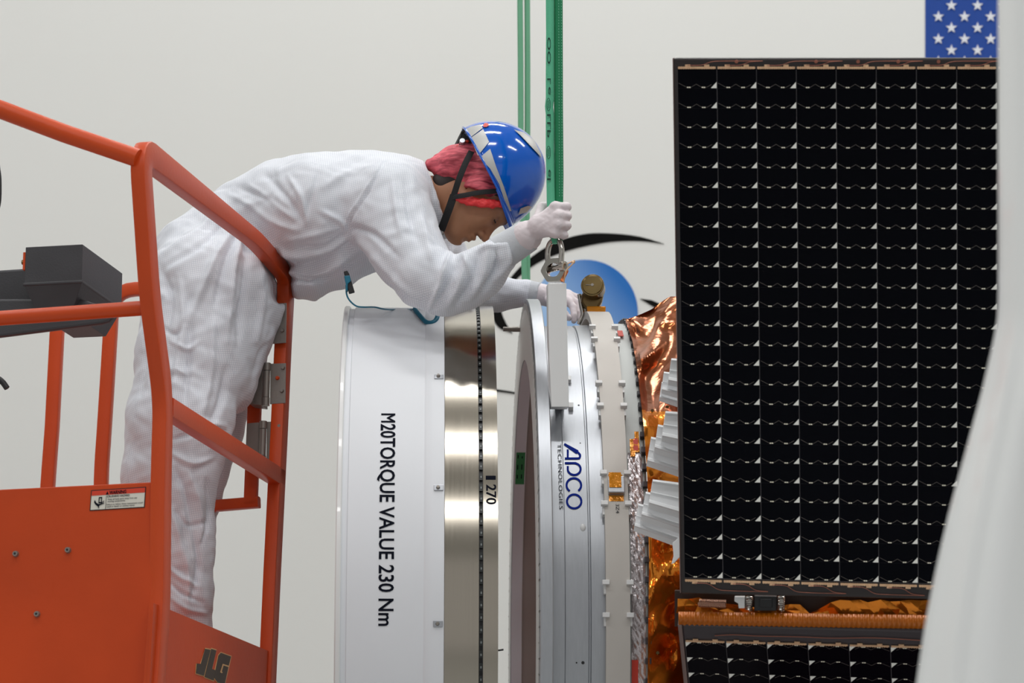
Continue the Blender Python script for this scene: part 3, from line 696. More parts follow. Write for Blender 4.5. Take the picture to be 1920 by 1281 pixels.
# tension bolt on top of the band
ym = YC-.16
def T(px, py, y=ym): return P(px, py, y)
c = T(1112, 539); d = Vector((-.12, -1, .12)).normalized()
g = G(); g.add(*cyl(c-d*.02, c+d*.018, .0315, n=32)); g.add(*cyl(c+d*.018, c+d*.020, .028, .027, n=32)); kn = g.mk('tension_bolt', BRASS, band, smooth=.5, bevel=.001)
g = G(); g.add(*cyl(c+d*.020, c+d*.0215, .004, n=12)); g.add(*box(c+d*.0202, Vector((.018, 0, 0)), Vector((0, 0, .0008)), d*.0004)); g.mk('slot_mark', DULLSTEEL, kn)
g = G(); g.add(*prism([T(x, y, ym+.012) for x, y in [(1091, 548), (1133, 548), (1129, 565), (1122, 578), (1098, 580), (1089, 566)]], (0, .05, 0))); g.mk('bolt_body', BRASS, band, bevel=.006)
g = G(); g.add(*prism([T(x, y, ym+.005) for x, y in [(1100, 574), (1136, 574), (1135, 592), (1102, 593)]], (0, .06, 0))); g.mk('amber_tape', KAPTON, band, bevel=.003)
g = G(); g.add(*tube(spline([T(x, y, ym+.03) for x, y in [(1086, 552), (1090, 575), (1092, 590), (1085, 608)]], 5), .006, 10)); g.mk('release_lever', CHROME, band, smooth=.8)

# ------------------------------------------------------------------ lifting bracket, shackle, slings
YB = 7.79
zf = lambda x, y, o=0: P(x, y, YB+o)
br = thing('lifting_bracket', zf(1046, 780), 'white vertical lifting bar bolted to the ring under the shackle', 'lifting bracket')
g = G()
lf = [(1027.5, 531), (1062, 531), (1064, 640), (1067, 763), (1034, 763), (1029, 640)]
g.add(*prism([zf(x, y) for x, y in lf], (-.004, .034, 0))); g.mk('bar', WHITERIM, br, bevel=.0012)
g = G(); g.add(*box(zf(1050, 735, .0)+Vector((0, .10, 0)), RGT*.012, Vector((0, .064, 0)), ZZ*.02)); g.mk('mounting_foot', ALU, br, bevel=.001)
hc = zf(1040, 508, .015)
hexp = lambda r, rot=30: [hc+Vector((r*math.cos(R_(a+rot)), 0, r*math.sin(R_(a+rot)))) for a in range(0, 360, 60)]
hd = Vector((.35, 1, 0)).normalized()
def ringplate(c, ro, ri, th, n=6, rot=0, nrm=hd, m=48):
    u, w_ = Vector((nrm.y, -nrm.x, 0)), ZZ; v = []; f = []
    for sgn in (-1, 1):
        for k in range(m):
            a = 2*math.pi*k/m+R_(rot); ap = ((a-R_(rot)) % (2*math.pi/n))-math.pi/n; ro_ = ro*math.cos(math.pi/n)/math.cos(ap)
            ro_ = min(ro_, ro*.965)
            v.append(c+nrm*th*sgn+u*ro_*math.cos(a)+w_*ro_*math.sin(a))
        for k in range(m):
            a = 2*math.pi*k/m+R_(rot); v.append(c+nrm*th*sgn+u*ri*math.cos(a)+w_*ri*math.sin(a))
    for k in range(m):
        j = (k+1) % m; f += [(k, j, m+j, m+k), (2*m+k, 3*m+k, 3*m+j, 2*m+j), (k, 2*m+k, 2*m+j, j), (m+k, m+j, 3*m+j, 3*m+k)]
    return v, f
g = G(); g.add(*ringplate(hc, .0345, .0175, .012)); g.mk('eye_nut', CHROME, br, smooth=.5, bevel=.001)
sh = thing('shackle', hc, 'shiny steel shackle joining the near green sling to the lifting bar', 'shackle')
u_ = Vector((.72, -.69, 0))
pc = hc+ZZ*.006
bow = [pc-u_*.022+Vector((0, 0, -.004)), pc-u_*.023+ZZ*.02, pc-u_*.024+ZZ*.045, pc-u_*.017+ZZ*.066, pc+ZZ*.074, pc+u_*.017+ZZ*.066, pc+u_*.024+ZZ*.045, pc+u_*.023+ZZ*.02, pc+u_*.022+Vector((0, 0, -.004))]
g = G(); g.add(*tube(spline(bow, 6), .0072, 14)); bw = g.mk('bow', CHROME, sh, smooth=.8)
g = G(); g.add(*cyl(pc-u_*.034, pc+u_*.036, .0075, n=16)); g.add(*cyl(pc+u_*.024, pc+u_*.036, .013, n=18)); g.add(*cyl(pc-u_*.036, pc-u_*.024, .0125, n=6)); g.mk('pin', CHROME, sh, smooth=.6)
g = G(); g.add(*tube(spline([pc+u_*.033+Vector((.008, -.004, .006)), pc+u_*.036+Vector((.024, 0, .014)), pc+u_*.036+Vector((.012, -.004, -.002)), pc+u_*.036+Vector((.003, -.006, -.012)), pc+u_*.034+Vector((0, -.006, -.03)), pc+u_*.030+Vector((.001, 0, -.042))], 5), .0018, 6)); g.add(*ball(pc+u_*.036+Vector((.020, 0, .010)), .005, .003, .004, 8, 6)); g.mk('safety_wire', COPPER, sh, smooth=.8)
def webbing(path, w, th, mat, name, parent, face, n=9, rib=.0009):   # flat strap with lengthwise ribs
    v = []; f = []; path = [Vector(p) for p in path]; m = 2*n
    for i, p in enumerate(path):
        t = (path[min(i+1, len(path)-1)]-path[max(i-1, 0)]).normalized(); s_ = face.cross(t).normalized(); nn = t.cross(s_).normalized()
        for k in range(n): x = -1+2*k/(n-1); v.append(p+s_*x*w/2+nn*(th/2*(1-.4*x**4)+(rib if k % 2 else 0)))
        for k in range(n): x = 1-2*k/(n-1); v.append(p+s_*x*w/2-nn*(th/2*(1-.4*x**4)))
    for i in range(len(path)-1): f += [(i*m+j, i*m+(j+1) % m, (i+1)*m+(j+1) % m, (i+1)*m+j) for j in range(m)]
    f += [tuple(range(m)), tuple(range(len(v)-1, len(v)-m-1, -1))]
    return mk(name, v, f, mat, parent, smooth=.9)
s1 = thing('round_sling', zf(1041, 458, .03), 'near green webbing sling gripped by the gloved hand, running up from the shackle', 'sling')
def strand(pxs, Y, ztop, seed):
    r = random.Random(seed); pts = [P(x, y, Y) for x, y in pxs]; d = pts[0]-pts[1]; d = d/d.z
    t0 = pts[0]; out = [t0+d*(ztop-t0.z)]+pts
    if Y > 9: out.append(Vector((pts[-1].x, Y, 2.9)))
    return out
fc = Vector((.25, -1, 0))
webbing(strand([(1031, 0), (1031.5, 60), (1031, 150), (1031, 185), (1029.5, 200), (1031, 215), (1031, 280), (1033, 380), (1038, 430), (1043, 456)], YB+.01, 8.2, 1), .0175, .02, GREEN1, 'light_strand', s1, Vector((-.5, -1, 0)))
dk = webbing(strand([(1046.5, 0), (1047, 200), (1048, 330), (1047, 400), (1048, 430), (1046, 456)], YB+.022, 8.2, 2), .0215, .02, GREEN2, 'dark_strand', s1, Vector((.2, -1, 0)))
g = G()
for px0, px1 in ((1047.5, 1048.5), (1052.5, 1053.3)):
    for k in range(70):
        y = k*5.3; xo = px0+y*.004; g.add(*cyl(P(xo, y, YB+.0092), P(xo+.1, y+2.6, YB+.0092), .0008, n=5))
g.mk('stitching', STITCH, dk)
# printed characters on the light strand, running upwards
prt = [('OO', 70, 120), ('L', 147, 158), ('e', 163, 178), ('LLP', 214, 258), ('el', 318, 338)]
g = G()
for s_, y0, y1 in prt:
    v, f, wx = textn(s_, .012); g.add([P(1025.5+(1-yy)*6.5+.5, y0+(xx/wx)*(y1-y0), YB-.004) for xx, yy in v], f)
for cy in (196, 286):
    vv, ff = strip2(arc(1028.5, cy, 3.4, 12, 0, 360, 24), .9); g.add([P(x, y, YB-.004) for x, y in vv], ff)
    for k in range(-2, 3): vv, ff = strip2([(1026.5, cy+k*3+1), (1030.5, cy+k*3-1.5)], .8); g.add([P(x, y, YB-.004) for x, y in vv], ff)
lt = [o for o in s1.children if o.name.startswith('light')][0]; g.mk('lettering', M('sling_ink', S(16, 66, 52), .8), lt)
s2_ = thing('round_sling', P(982, 560, 9.4), 'far green webbing sling, pale and out of focus behind the helmet', 'sling')
webbing(strand([(975, 0), (976, 120), (976.5, 240), (980, 400), (984, 535), (986, 600)], 9.4, 8.2, 3), .0155, .018, GREEN3, 'strand', s2_, fc)
webbing(strand([(988.5, 0), (989, 120), (989, 240), (988, 400), (989, 535), (989, 600)], 9.41, 8.2, 4), .0155, .018, GREEN3, 'strand', s2_, fc)

# ================================================================== satellite
sat = thing('satellite', (P(1500, 700, 8.2).x, 8.2, 0), 'satellite wrapped in crumpled orange foil with black solar panels', 'satellite')
RSP = A.r_for_top(al(1160), 607); xs0, xs1 = al(1176, RSP), al(1212, RSP)
g = G(); g.add(*A.lathe([(xs0, RSP-.03), (xs0, RSP), (xs1, RSP), (xs1, RSP-.03)], closed=True)); sepr = g.mk('separation_ring', SEPM, sat, smooth=.5)
# silver film over the lower part of that ring
v = []; f = []; nt_, nl = 90, 6
for i in range(nt_+1):
    t = A.th(850, 0, RSP)+(R_(-30)-A.th(850, 0, RSP))*i/nt_
    for j in range(nl+1): v.append(A.pt(xs0+.008+(xs1-xs0-.012)*j/nl, RSP+.003+rng.uniform(0, .0025)*(1 if 0 < j < nl else .2), t))
for i in range(nt_):
    for j in range(nl): a = i*(nl+1)+j; f += [(a, a+1, a+nl+2), (a, a+nl+2, a+nl+1)]
mk('silver_film', v, f, FILM, sepr)
for (y0, y1, x0, x1, mt_, nm) in ((812, 850, 1190, 1198, KAPTON, 'amber_tape'), (826, 858, 1181, 1190, KAPTON, 'amber_tape'), (825, 847, 1187, 1196, REDTAG, 'red_tag'), (624, 634, 1158, 1168, REDTAG, 'red_tag'), (1237, 1300, 1184, 1196, REDTAG, 'red_tag')):
    t0, t1 = A.th(y0, 0, RSP), A.th(y1, 0, RSP); tm = (t0+t1)/2; g = G()
    g.add(*A.patch(A.lx(x0, RSP, tm), A.lx(x1, RSP, tm), RSP+.006, t1, t0, .002, 3)); g.mk(nm, mt_, sepr)
EBM = M('edge_bolt_dark', S(74, 72, 76), .35, .5, .2)
g = G(); xe = al(1216, RSP+.004)
g.add(*A.lathe([(xs1, RSP-.03), (xs1, RSP+.006), (xe, RSP+.006), (xe, RSP-.03)], closed=True)); g.mk('dark_edge_strip', M('edge_strip', S(96, 88, 82), .45, .4), sat, smooth=.5)
for i in range(-9, 27):
    g = G(); t = 2*math.pi*i/110; r_ = random.random(); g.add(*A.patch(xs1-.006, xe+.004, RSP+.002, t-.012-.004*r_, t+.006, .010+.006*r_, 2)); g.mk('edge_bolt', EBM, sat, bevel=.002)
# foil: crumpled sheet with long creases
def foil_depth(px, py):
    base = 7.70+.0010*(px-1216)
    if py < 800: base += (800-py)/240*.62*(1-.25*max(0, px-1180)/90)
    if py > 1080: base += .12*min(1, (py-1080)/120)*min(1, max(0, px-1216)/40)
    return base
lft = [(555, 1256), (575, 1228), (600, 1172), (640, 1186), (700, 1196), (800, 1207), (900, 1214), (1050, 1217), (1320, 1214)]
def leftx(y): return float(np.interp(y, [a for a, b in lft], [b for a, b in lft]))
def topy(x): return float(np.interp(x, [1160, 1178, 1200, 1222, 1240, 1258, 1340], [602, 598, 590, 580, 564, 556, 548]))
r2 = random.Random(23); nfx, nfy = 64, 250; v3 = []; ff = []
cre = []
for i in range(175):
    an = r2.choice([r2.gauss(.5, .35), r2.gauss(-.6, .4), r2.gauss(1.4, .3)]); cx, cy = r2.uniform(1170, 1330), r2.uniform(560, 1320) if i < 120 else r2.uniform(1000, 1320)
    cre.append((math.sin(an), math.cos(an), cx, cy, r2.uniform(35, 90), r2.uniform(.15, .5)*r2.choice((-1, 1))))
for j in range(nfy+1):
    y = 556+770*j/nfy
    for i in range(nfx+1):
        t = i/nfx; xl = leftx(y); x = xl+(1345-xl)*t; yy = max(y, topy(x)) if y < 610 else y
        hgt = 0
        wx_, wy_ = x+7*math.sin(yy*.045), yy+9*math.sin(x*.05+1)
        for nx_, ny_, cx, cy, wd, am in cre:
            dx, dy = wx_-cx, wy_-cy; q2 = (dx*dx+dy*dy)/(wd*wd)
            if q2 < 1: k_ = (1-q2)**2; hgt += am*(abs(dx*nx_+dy*ny_)-wd*.25)*k_/740
        ed = min(1, (x-xl)/10)
        v3.append(P(x, yy, foil_depth(x, yy)+hgt*ed*1.7))
for j in range(nfy):
    for i in range(nfx): a = j*(nfx+1)+i; ff.append((a, a+1, a+nfx+2, a+nfx+1))
fo = mk('foil_blanket', v3, ff, FOIL, sat, smooth=.3); fo.data.materials.append(FOILB)
fo.data.polygons.foreach_set('material_index', [1 if p.center.z > .17 else 0 for p in fo.data.polygons])
# body behind
c = P(1600, 900, 8.3); g = G(); g.add(*abox(P(1290, 900, 7.75).x, P(1290, 900, 7.75).x+1.2, 7.78, 8.9, 1.7, P(1300, 640, 8.3).z)); g.mk('body', FOILB, sat)
g = G()
for sx in (.2, 1.0):
    for yy in (7.95, 8.75): x_ = P(1290, 900, 7.75).x+sx; g.add(*abox(x_-.05, x_+.05, yy-.05, yy+.05, .1, 1.72))
x_ = P(1290, 900, 7.75).x; g.add(*abox(x_, x_+1.2, 7.8, 8.85, 0, .12)); g.mk('support_stand', DARKPLASTIC, sat, bevel=.004)

# upper solar panel: a flat parallelogram through its measured corners
def para(c4, d0):
    r = [ray(*q).normalized() for q in c4]      # TL TR BR BL ; TL+BR = TR+BL
    Mx = np.array([[r[1].x, -r[2].x, r[3].x], [r[1].y, -r[2].y, r[3].y], [r[1].z, -r[2].z, r[3].z]])
    s_ = np.linalg.solve(Mx, np.array(r[0])*d0)
    return CAM+r[0]*d0, CAM+r[1]*s_[0], CAM+r[2]*s_[1], CAM+r[3]*s_[2]
TL, TR, BR, BL = para([(1263, 109), (1868, 109), (1868, 1127.5), (1277, 1113)], 7.12)
P3Y = BL.y; print('PANEL', TL, TR, BL, BR)
eu, ev = TR-TL, BL-TL; en = eu.cross(ev).normalized()
if en.y > 0: en = -en
def inv(px, py):                                # image point -> (u, v) on the panel
    q = on_plane(px, py, TL, en)-TL; a = eu.dot(eu); b = eu.dot(ev); c = ev.dot(ev); p1, p2 = q.dot(eu), q.dot(ev); dt = a*c-b*b
    return (p1*c-p2*b)/dt, (a*p2-b*p1)/dt
def pp(u, v, o=0): return TL+eu*u+ev*v+en*o
UE = 1.16
g = G(); g.add(*prism([pp(0, 0), pp(UE, 0), pp(UE, 1), pp(0, 1)], -en*.026)); panel = g.mk('solar_panel', BOARD, sat, bevel=.004)
panel['label'] = 'upper black solar panel with rows of cells and silver corner triangles'
g = G(); g.add(*prism([pp(-.0042, .0, -.004), pp(-.0006, .0, -.004), pp(-.0006, 1, -.004), pp(-.0042, 1, -.004)], -en*.03)); g.mk('panel_edge', EDGE, panel, bevel=.002)
u0, v0 = inv(1270, 130); u1 = inv(1345, 163)[0]; ua = inv(1344.5, 163)[0]; ub = inv(1794, 163)[0]; du = (ub-ua)/6
va = inv(1344, 166)[1]; vb = inv(1362, 1085)[1]; dv = (vb-va)/25
def cells(g, pp, ucol, du, ncol, vrow, nrow, dv, flip=False, first=None):
    for c in range(ncol):
        x0 = ucol+(c-1)*du; x1 = x0+du; gp = du*.008
        for r in range(nrow):
            y1 = vrow+r*dv; y0 = y1-dv
            X = lambda t: x0+gp+(x1-x0-2*gp)*(1-t if flip else t)
            Y = (lambda t: y1+(y0-y1)*(t)) if not flip else (lambda t: y0+(y1-y0)*t)   # t=0 bottom edge of the cell
            q = lambda t, s_, o: pp(X(t), Y(s_), o)
            g.add([q(0, .006, .0008), q(1, .006, .0008), q(1, 1.001, .0008), q(0, 1.001, .0008)], [(0, 1, 2, 3)], 0)
            g.add([q(.85, .02, .0012), q(.998, .02, .0012), q(.998, .33, .0012)], [(0, 1, 2)], 1)
            zz = [(.02, .27), (.23, .06), (.32, .04), (.475, .22), (.63, .04), (.74, .06), (.865, .20)]
            sv, sf = strip2([(a, b*.5) for a, b in zz], .008); g.add([q(a, b*2, .0011) for a, b in sv], sf, 2)
            for a in (.235, .285, .615, .665): g.add([q(a, .03, .0013), q(a+.04, .03, .0013), q(a+.04, .085, .0013), q(a, .085, .0013)], [(0, 1, 2, 3)], 3)
g = G(); gp0 = ua-du*1.0
g.add([pp(gp0, va-dv*1.0, .0004), pp(UE-.02, va-dv*1.0, .0004), pp(UE-.02, vb+dv*.02, .0004), pp(gp0, vb+dv*.02, .0004)], [(0, 1, 2, 3)], 4)
cells(g, pp, ua, du, 9, va, 26, dv)
g.mk('cell_array', [CELL, TRI, WIREM, TABM, GAPM], panel)
def bus(pp, g, ucol, du, ncol, v, h, sgn):
    for c in range(ncol):
        x0 = ucol+(c-1)*du
        g.add(*prism([pp(x0+du*.02, v, .0015), pp(x0+du*.97, v, .0015), pp(x0+du*.97, v+h, .0015), pp(x0+du*.02, v+h, .0015)], en*.002))
        for t in (.2, .68): g.add(*prism([pp(x0+du*t, v+(h if sgn > 0 else 0), .0016), pp(x0+du*(t+.13), v+(h if sgn > 0 else 0), .0016), pp(x0+du*(t+.13), v+(h*2.0 if sgn > 0 else -h*1.0), .0016), pp(x0+du*t, v+(h*2.0 if sgn > 0 else -h*1.0), .0016)], en*.0018))
        for k in range(16):
            t = .04+.058*k; g.add(*prism([pp(x0+du*t, v-h*.15, .003), pp(x0+du*(t+.02), v-h*.15, .003), pp(x0+du*(t+.02), v+h*1.15, .003), pp(x0+du*t, v+h*1.15, .003)], en*.0012))
vt = inv(1345, 125)[1]; hb = inv(1345, 129)[1]-vt
g = G(); bus(pp, g, ua, du, 9, vt, hb, -1); g.mk('bus_bar', COPPER, panel)
vbb = inv(1362, 1088)[1]
g = G(); bus(pp, g, ua, du, 9, vbb, hb, 1); g.mk('bus_bar', COPPER, panel)
def wires(g, pp, ucol, du, v, sgn, hb, n=4):
    for c in range(n):
        x0 = ucol+(2*c-1)*du
        for a, b in ((.27, .5), (1.25, .2)):
            path = [pp(x0+du*a, v, .004), pp(x0+du*(a+.35), v+sgn*hb*.3, .005), pp(x0+du*(a+.6), v+sgn*hb*2.8, .005), pp(x0+du*(a+.9), v+sgn*hb*3.4, .004), pp(x0+du*2.1, v+sgn*hb*3.5, .004)]
            g.add(*tube(spline(path, 6), .0007, 6))
g = G(); wires(g, pp, ua, du, vbb+hb*1.6, 1, hb); g.mk('wiring', COPPERW, panel, smooth=.8)
g = G(); wires(g, pp, ua, du, vt-hb*.6, -1, hb*.6)
for c in (1.45, 3.45, 4.5, 5.5, 6.5): p = pp(ua+(c-.95)*du, vt-hb*2.4, .001); g.add(*cyl(p, p+en*.003, .004, n=12))
g.mk('wiring', COPPERW, panel, smooth=.8)
# lower panel, folded away beneath
tl2 = pp(inv(1279, 1113)[0], 1, 0)
b0 = on_plane(1279, 1172, TL+(-en)*.03, en); un = eu.normalized(); dn = (ev.normalized()*math.cos(R_(36))-en*math.sin(R_(36))); n2 = un.cross(dn).normalized()
if n2.y > 0: n2 = -n2
wid = eu.length*UE
def pl(u, v, o=0): return b0+un*u+dn*v+n2*o
k_ = scl(b0); 
g = G(); g.add(*prism([pl(0, 0), pl(wid, 0), pl(wid, .42), pl(0, .42)], -n2*.024)); pan2 = g.mk('solar_panel', BOARD2, sat, bevel=.004)
pan2['label'] = 'lower solar panel folded away beneath the hinge'
g = G(); g.add(*prism([pl(-.010, 0, .001), pl(-.0005, 0, .001), pl(-.0005, .42, .001), pl(-.010, .42, .001)], -n2*.026)); g.mk('panel_edge', EDGE, pan2, bevel=.002)
def inv2(px, py):
    q = on_plane(px, py, b0, n2)-b0; return q.dot(un), q.dot(dn)
uA, vA = inv2(1284, 1202.5); uB = inv2(1669, 1209)[0]; duu = (uB-uA)/5; vB = inv2(1277, 1260)[1]; dvv = (vB-vA)/2
g = G(); g.add([pl(uA, vA, .0004), pl(wid-.02, vA, .0004), pl(wid-.02, vA+dvv*7, .0004), pl(uA, vA+dvv*7, .0004)], [(0, 1, 2, 3)], 4)
cells(g, pl, uA+duu, duu, 9, vA+dvv, 7, dvv, True)
g.mk('cell_array', [CELL2, TRI, WIREM, TABM, GAPM], pan2)
g = G()
en_, en = en, n2
bus(pl, g, uA+duu, duu, 9, vA-.0065, .005, -1); g.mk('bus_bar', COPPER, pan2)
en = en_
g = G(); g.add(*tube(spline([pl(inv2(x, y)[0], inv2(x, y)[1], .003) for x, y in [(1340, 1190), (1375, 1188), (1420, 1190), (1500, 1191), (1560, 1193), (1640, 1192), (1725, 1196)]], 6), .0011, 6)); g.mk('wiring', COPPERW, pan2, smooth=.8)
# hinge line between the panels
def hb_(px, py, o=.03): return on_plane(px, py, TL-en*o, en)
v = []; f = []; nn = 300; xs = np.linspace(1272, 1905, nn)
for i, x in enumerate(xs):
    w_ = .003*math.sin(i*math.pi/2.2)
    for k, t in enumerate(np.linspace(0, 1, 7)):
        yy = 1147+(x-1270)*.014+t*26; bul = .016*math.sin(math.pi*t)
        v.append(hb_(x, yy, .034-bul-w_))
for i in range(nn-1):
    for k in range(6): a = i*7+k; f.append((a, a+1, a+8, a+7))
mk('ribbed_amber_strip', v, f, RIBM, sat, smooth=3)
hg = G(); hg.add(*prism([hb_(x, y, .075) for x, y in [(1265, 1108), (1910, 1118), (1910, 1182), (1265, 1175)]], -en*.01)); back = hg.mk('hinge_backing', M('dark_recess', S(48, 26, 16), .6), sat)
rr = random.Random(5); v = []; f = []; cols = 34
for i in range(cols+1):
    x = 1268+i*19.; dz = 0 if i < 4 or i > 13 else 12
    for k, t in enumerate((0, .5, 1)):
        y0 = 1118+(x-1270)*.014+dz+rr.uniform(0, 8)
        if 12 < i < 15: y0 += 14
        v.append(hb_(x+rr.uniform(-5, 5), y0+(1150+(x-1270)*.014-y0)*t, .06-rr.uniform(0, .02)))
for i in range(cols):
    for k in range(2): a = i*3+k; f += [(a, a+1, a+4), (a, a+4, a+3)]
mk('hinge_foil', v, f, FOIL, sat)
def coil(a, b, r, wr, turns):
    a, b = Vector(a), Vector(b); u, w_ = frame_for(b-a); n = turns*14
    return tube([a+(b-a)*i/n+u*r*math.cos(2*math.pi*i/14)+w_*r*math.sin(2*math.pi*i/14) for i in range(n+1)], wr, 6)
for x in (1405, 1465):
    g = G(); g.add(*coil(hb_(x, 1119, .03), hb_(x-1, 1145, .03), .0075, .0016, 8)); g.mk('spring', CHROME, sat, smooth=.8)
g = G(); g.add(*coil(hb_(1310, 1131, .035), hb_(1361, 1133, .035), .009, .0011, 22)); g.mk('spring', M('coppery_spring', S(190, 150, 130), .3, .8), sat, smooth=.8)
g = G(); g.add(*prism([hb_(x, y, .022) for x, y in [(1377, 1120), (1396, 1120), (1396, 1141), (1385, 1141), (1384, 1132), (1377, 1128)]], -en*.015)); g.mk('hinge_clip', CLEAT, sat, bevel=.001)
g = G(); g.add(*prism([hb_(x, y, .03) for x, y in [(1414, 1118), (1456, 1119), (1456, 1146), (1414, 1146)]], -en*.02)); g.add(*prism([hb_(x, y, .026) for x, y in [(1424, 1124), (1448, 1124), (1448, 1140), (1424, 1140)]], -en*.02)); g.mk('hinge_block', BLACK, sat, bevel=.002)
# white ribbed fins between foil and panel
def fin(tlx, tly, bly, blx, try_, bry, Y):
    v = []; f = []; n = 5; rows = [(0, .006), (.06, .010), (.10, .004), (.42, .001), (.44, .004), (.46, .001), (.70, 0), (.72, .012), (.80, .014), (.84, .004), (1.0, -.004), (1.0, -.03)]
    for t, o in rows:
        for k in range(n+1):
            s_ = k/n; x = (tlx+(blx-tlx)*t)*(1-s_)+1312*s_; y = (tly+(bly-tly)*t)*(1-s_)+(try_+(bry-try_)*t)*s_
            v.append(P(x, y, Y-o))
    for i in range(len(rows)-1):
        for k in range(n): a = i*(n+1)+k; f.append((a, a+1, a+n+2, a+n+1))
    nv = len(v)                                                     # left cheek
    v += [p+Vector((0, .03, 0)) for p in v[::n+1]]; m_ = len(rows)
    f += [(i*(n+1), (i+1)*(n+1), nv+i+1, nv+i) for i in range(m_-1)]
    return v, f
FINY = P3Y+.17
stacks = [[(1259, 672, 722, 1252, 676, 735), (1245, 697, 738, 1240, 705, 760), (1241, 716, 752, 1236, 730, 778)],
          [(1248, 771, 828, 1240, 775, 845), (1234, 796, 849, 1226, 812, 878), (1221, 819, 874, 1212, 838, 908)],
          [(1224, 899, 953, 1215, 910, 985), (1211, 922, 975, 1201, 945, 1015), (1197, 944, 996, 1188, 975, 1042)]]
nm_ = ['upper stack of white ribbed fins', 'middle stack of white ribbed fins', 'lowest stack of white ribbed fins']
for i, st in enumerate(stacks):
    pr = None
    for j, a in enumerate(st):
        v, f = fin(*a, FINY+.04*j)
        o = mk('ribbed_fin', v, f, LOUVRE, pr or sat, smooth=.4)
        if pr is None: pr = o; o['label'] = nm_[i]
g = G(); g.add(*prism([P(x, y, FINY) for x, y in [(1261, 1018), (1276, 1005), (1277, 1042), (1264, 1056), (1259, 1058), (1263, 1042)]], (0, .004, 0))); g.mk('fin_bracket', LOUVRE, sat, bevel=.001)
for px, py in ((1251, 764), (1223, 771), (1233, 1225)):
    c = P(px, py, foil_depth(px, py)-.02); g = G(); g.add(*cyl(c, c+Vector((0, -.006, 0)), .0052, .004, 14)); g.mk('foil_button', BRASS, sat, smooth=.6)

# ------------------------------------------------------------------ hanging white sheet in the foreground
edge = [(-30, 1871), (300, 1871.5), (560, 1872), (610, 1869), (660, 1858), (730, 1842), (800, 1823), (870, 1804), (950, 1782), (1030, 1763), (1100, 1748), (1180, 1733), (1281, 1718), (1340, 1710)]
Ys = 4.3; v = []; f = []; prof = []
for k in range(26):
    t = k/25; prof.append(t)
ny = 100
for i in range(ny+1):
    y = -900+3000*i/ny; xe_ = float(np.interp(y, [a for a, b in edge], [b for a, b in edge]))
    low_ = min(1, max(0, (y-560)/200))
    for t in prof:
        px = xe_+t*(2080-xe_)
        fold = -.10*math.sin(min(1, t*3.2)*math.pi/2)+.03*math.sin(t*11+.9)*(.3+low_)*(1-t)+.05*t
        if t > .2: fold += .02*low_*math.cos((t-.2)*9)
        v.append(P(px, y, Ys+.10+fold))
for i in range(ny):
    for k in range(25): a = i*26+k; f.append((a, a+1, a+27, a+26))
sheet = mk('hanging_sheet', v, f, SHEET, None, smooth=3)
m_ = sheet.modifiers.new('thickness', 'SOLIDIFY'); m_.thickness = .004
tag(sheet, 'smooth white plastic sheet hanging in the foreground over the edge of the solar panel', 'sheet')
# ================================================================== the worker
per = thing('person', P(345, 1240, 8.2), 'person in white coverall and blue helmet bending over the rail, hand on the green sling', 'person')
def c3(x, y, Y): return P(x, y, Y)
def chain(s, pts, k=.03, m=.06, shrink=1.0):
    """pts: (x, y, depth, radius in pixels, widening along depth)"""
    for a, b in zip(pts[:-1], pts[1:]):
        A_, B_ = c3(*a[:3]), c3(*b[:3]); s.cone(A_, B_, a[3]/scl(A_)*shrink, b[3]/scl(B_)*shrink, k, (a[4]+b[4])/2, m=m)
TORSO = [(385, 502, 8.27, 104, 1.25), (435, 455, 8.28, 88, 1.35), (470, 425, 8.29, 84, 1.35), (530, 408, 8.27, 102, 1.35), (605, 412, 8.22, 119, 1.3), (690, 394, 8.22, 106, 1.55), (752, 378, 8.2, 84, 1.4)]
NECKC = [(752, 378, 8.2, 82, 1.1), (800, 380, 8.17, 67, .95), (850, 384, 8.16, 64, .92)]
BELLY = [(575, 500, 8.24, 44, 1.6), (560, 540, 8.23, 13, 4), (588, 545, 8.23, 9, 5), (640, 514, 8.22, 14, 5), (690, 468, 8.22, 22, 3)]
RARM = [(722, 384, 8.06, 86, .9), (768, 476, 7.98, 66, 1), (800, 520, 7.94, 58, 1), (834, 537, 7.93, 54, 1), (868, 530, 7.91, 50, 1), (900, 512, 7.89, 46, 1), (935, 480, 7.86, 37, 1)]
LARM = [(735, 385, 8.40, 84, 1), (800, 468, 8.5, 66, 1), (872, 545, 8.58, 46, 1), (930, 551, 8.6, 31, 1), (985, 548, 8.58, 27, 1)]
RLEG = [(380, 545, 8.12, 112, .85), (362, 660, 8.09, 104, .85), (335, 800, 8.05, 98, .85), (318, 900, 8.05, 86, .9), (322, 1020, 8.06, 78, .9), (325, 1120, 8.07, 70, .9), (328, 1205, 8.08, 66, .9), (328, 1262, 8.08, 62, .9)]
LLEG = [(405, 545, 8.36, 105, .8), (418, 660, 8.36, 82, .85), (395, 820, 8.36, 56, .95), (368, 940, 8.37, 42, 1), (350, 1060, 8.38, 44, 1), (345, 1190, 8.38, 44, 1), (343, 1258, 8.38, 44, 1)]
LAP = [(462, 562, 8.2, 74, 1.35), (450, 640, 8.18, 54, 1.6), (425, 720, 8.15, 56, 1.4)]

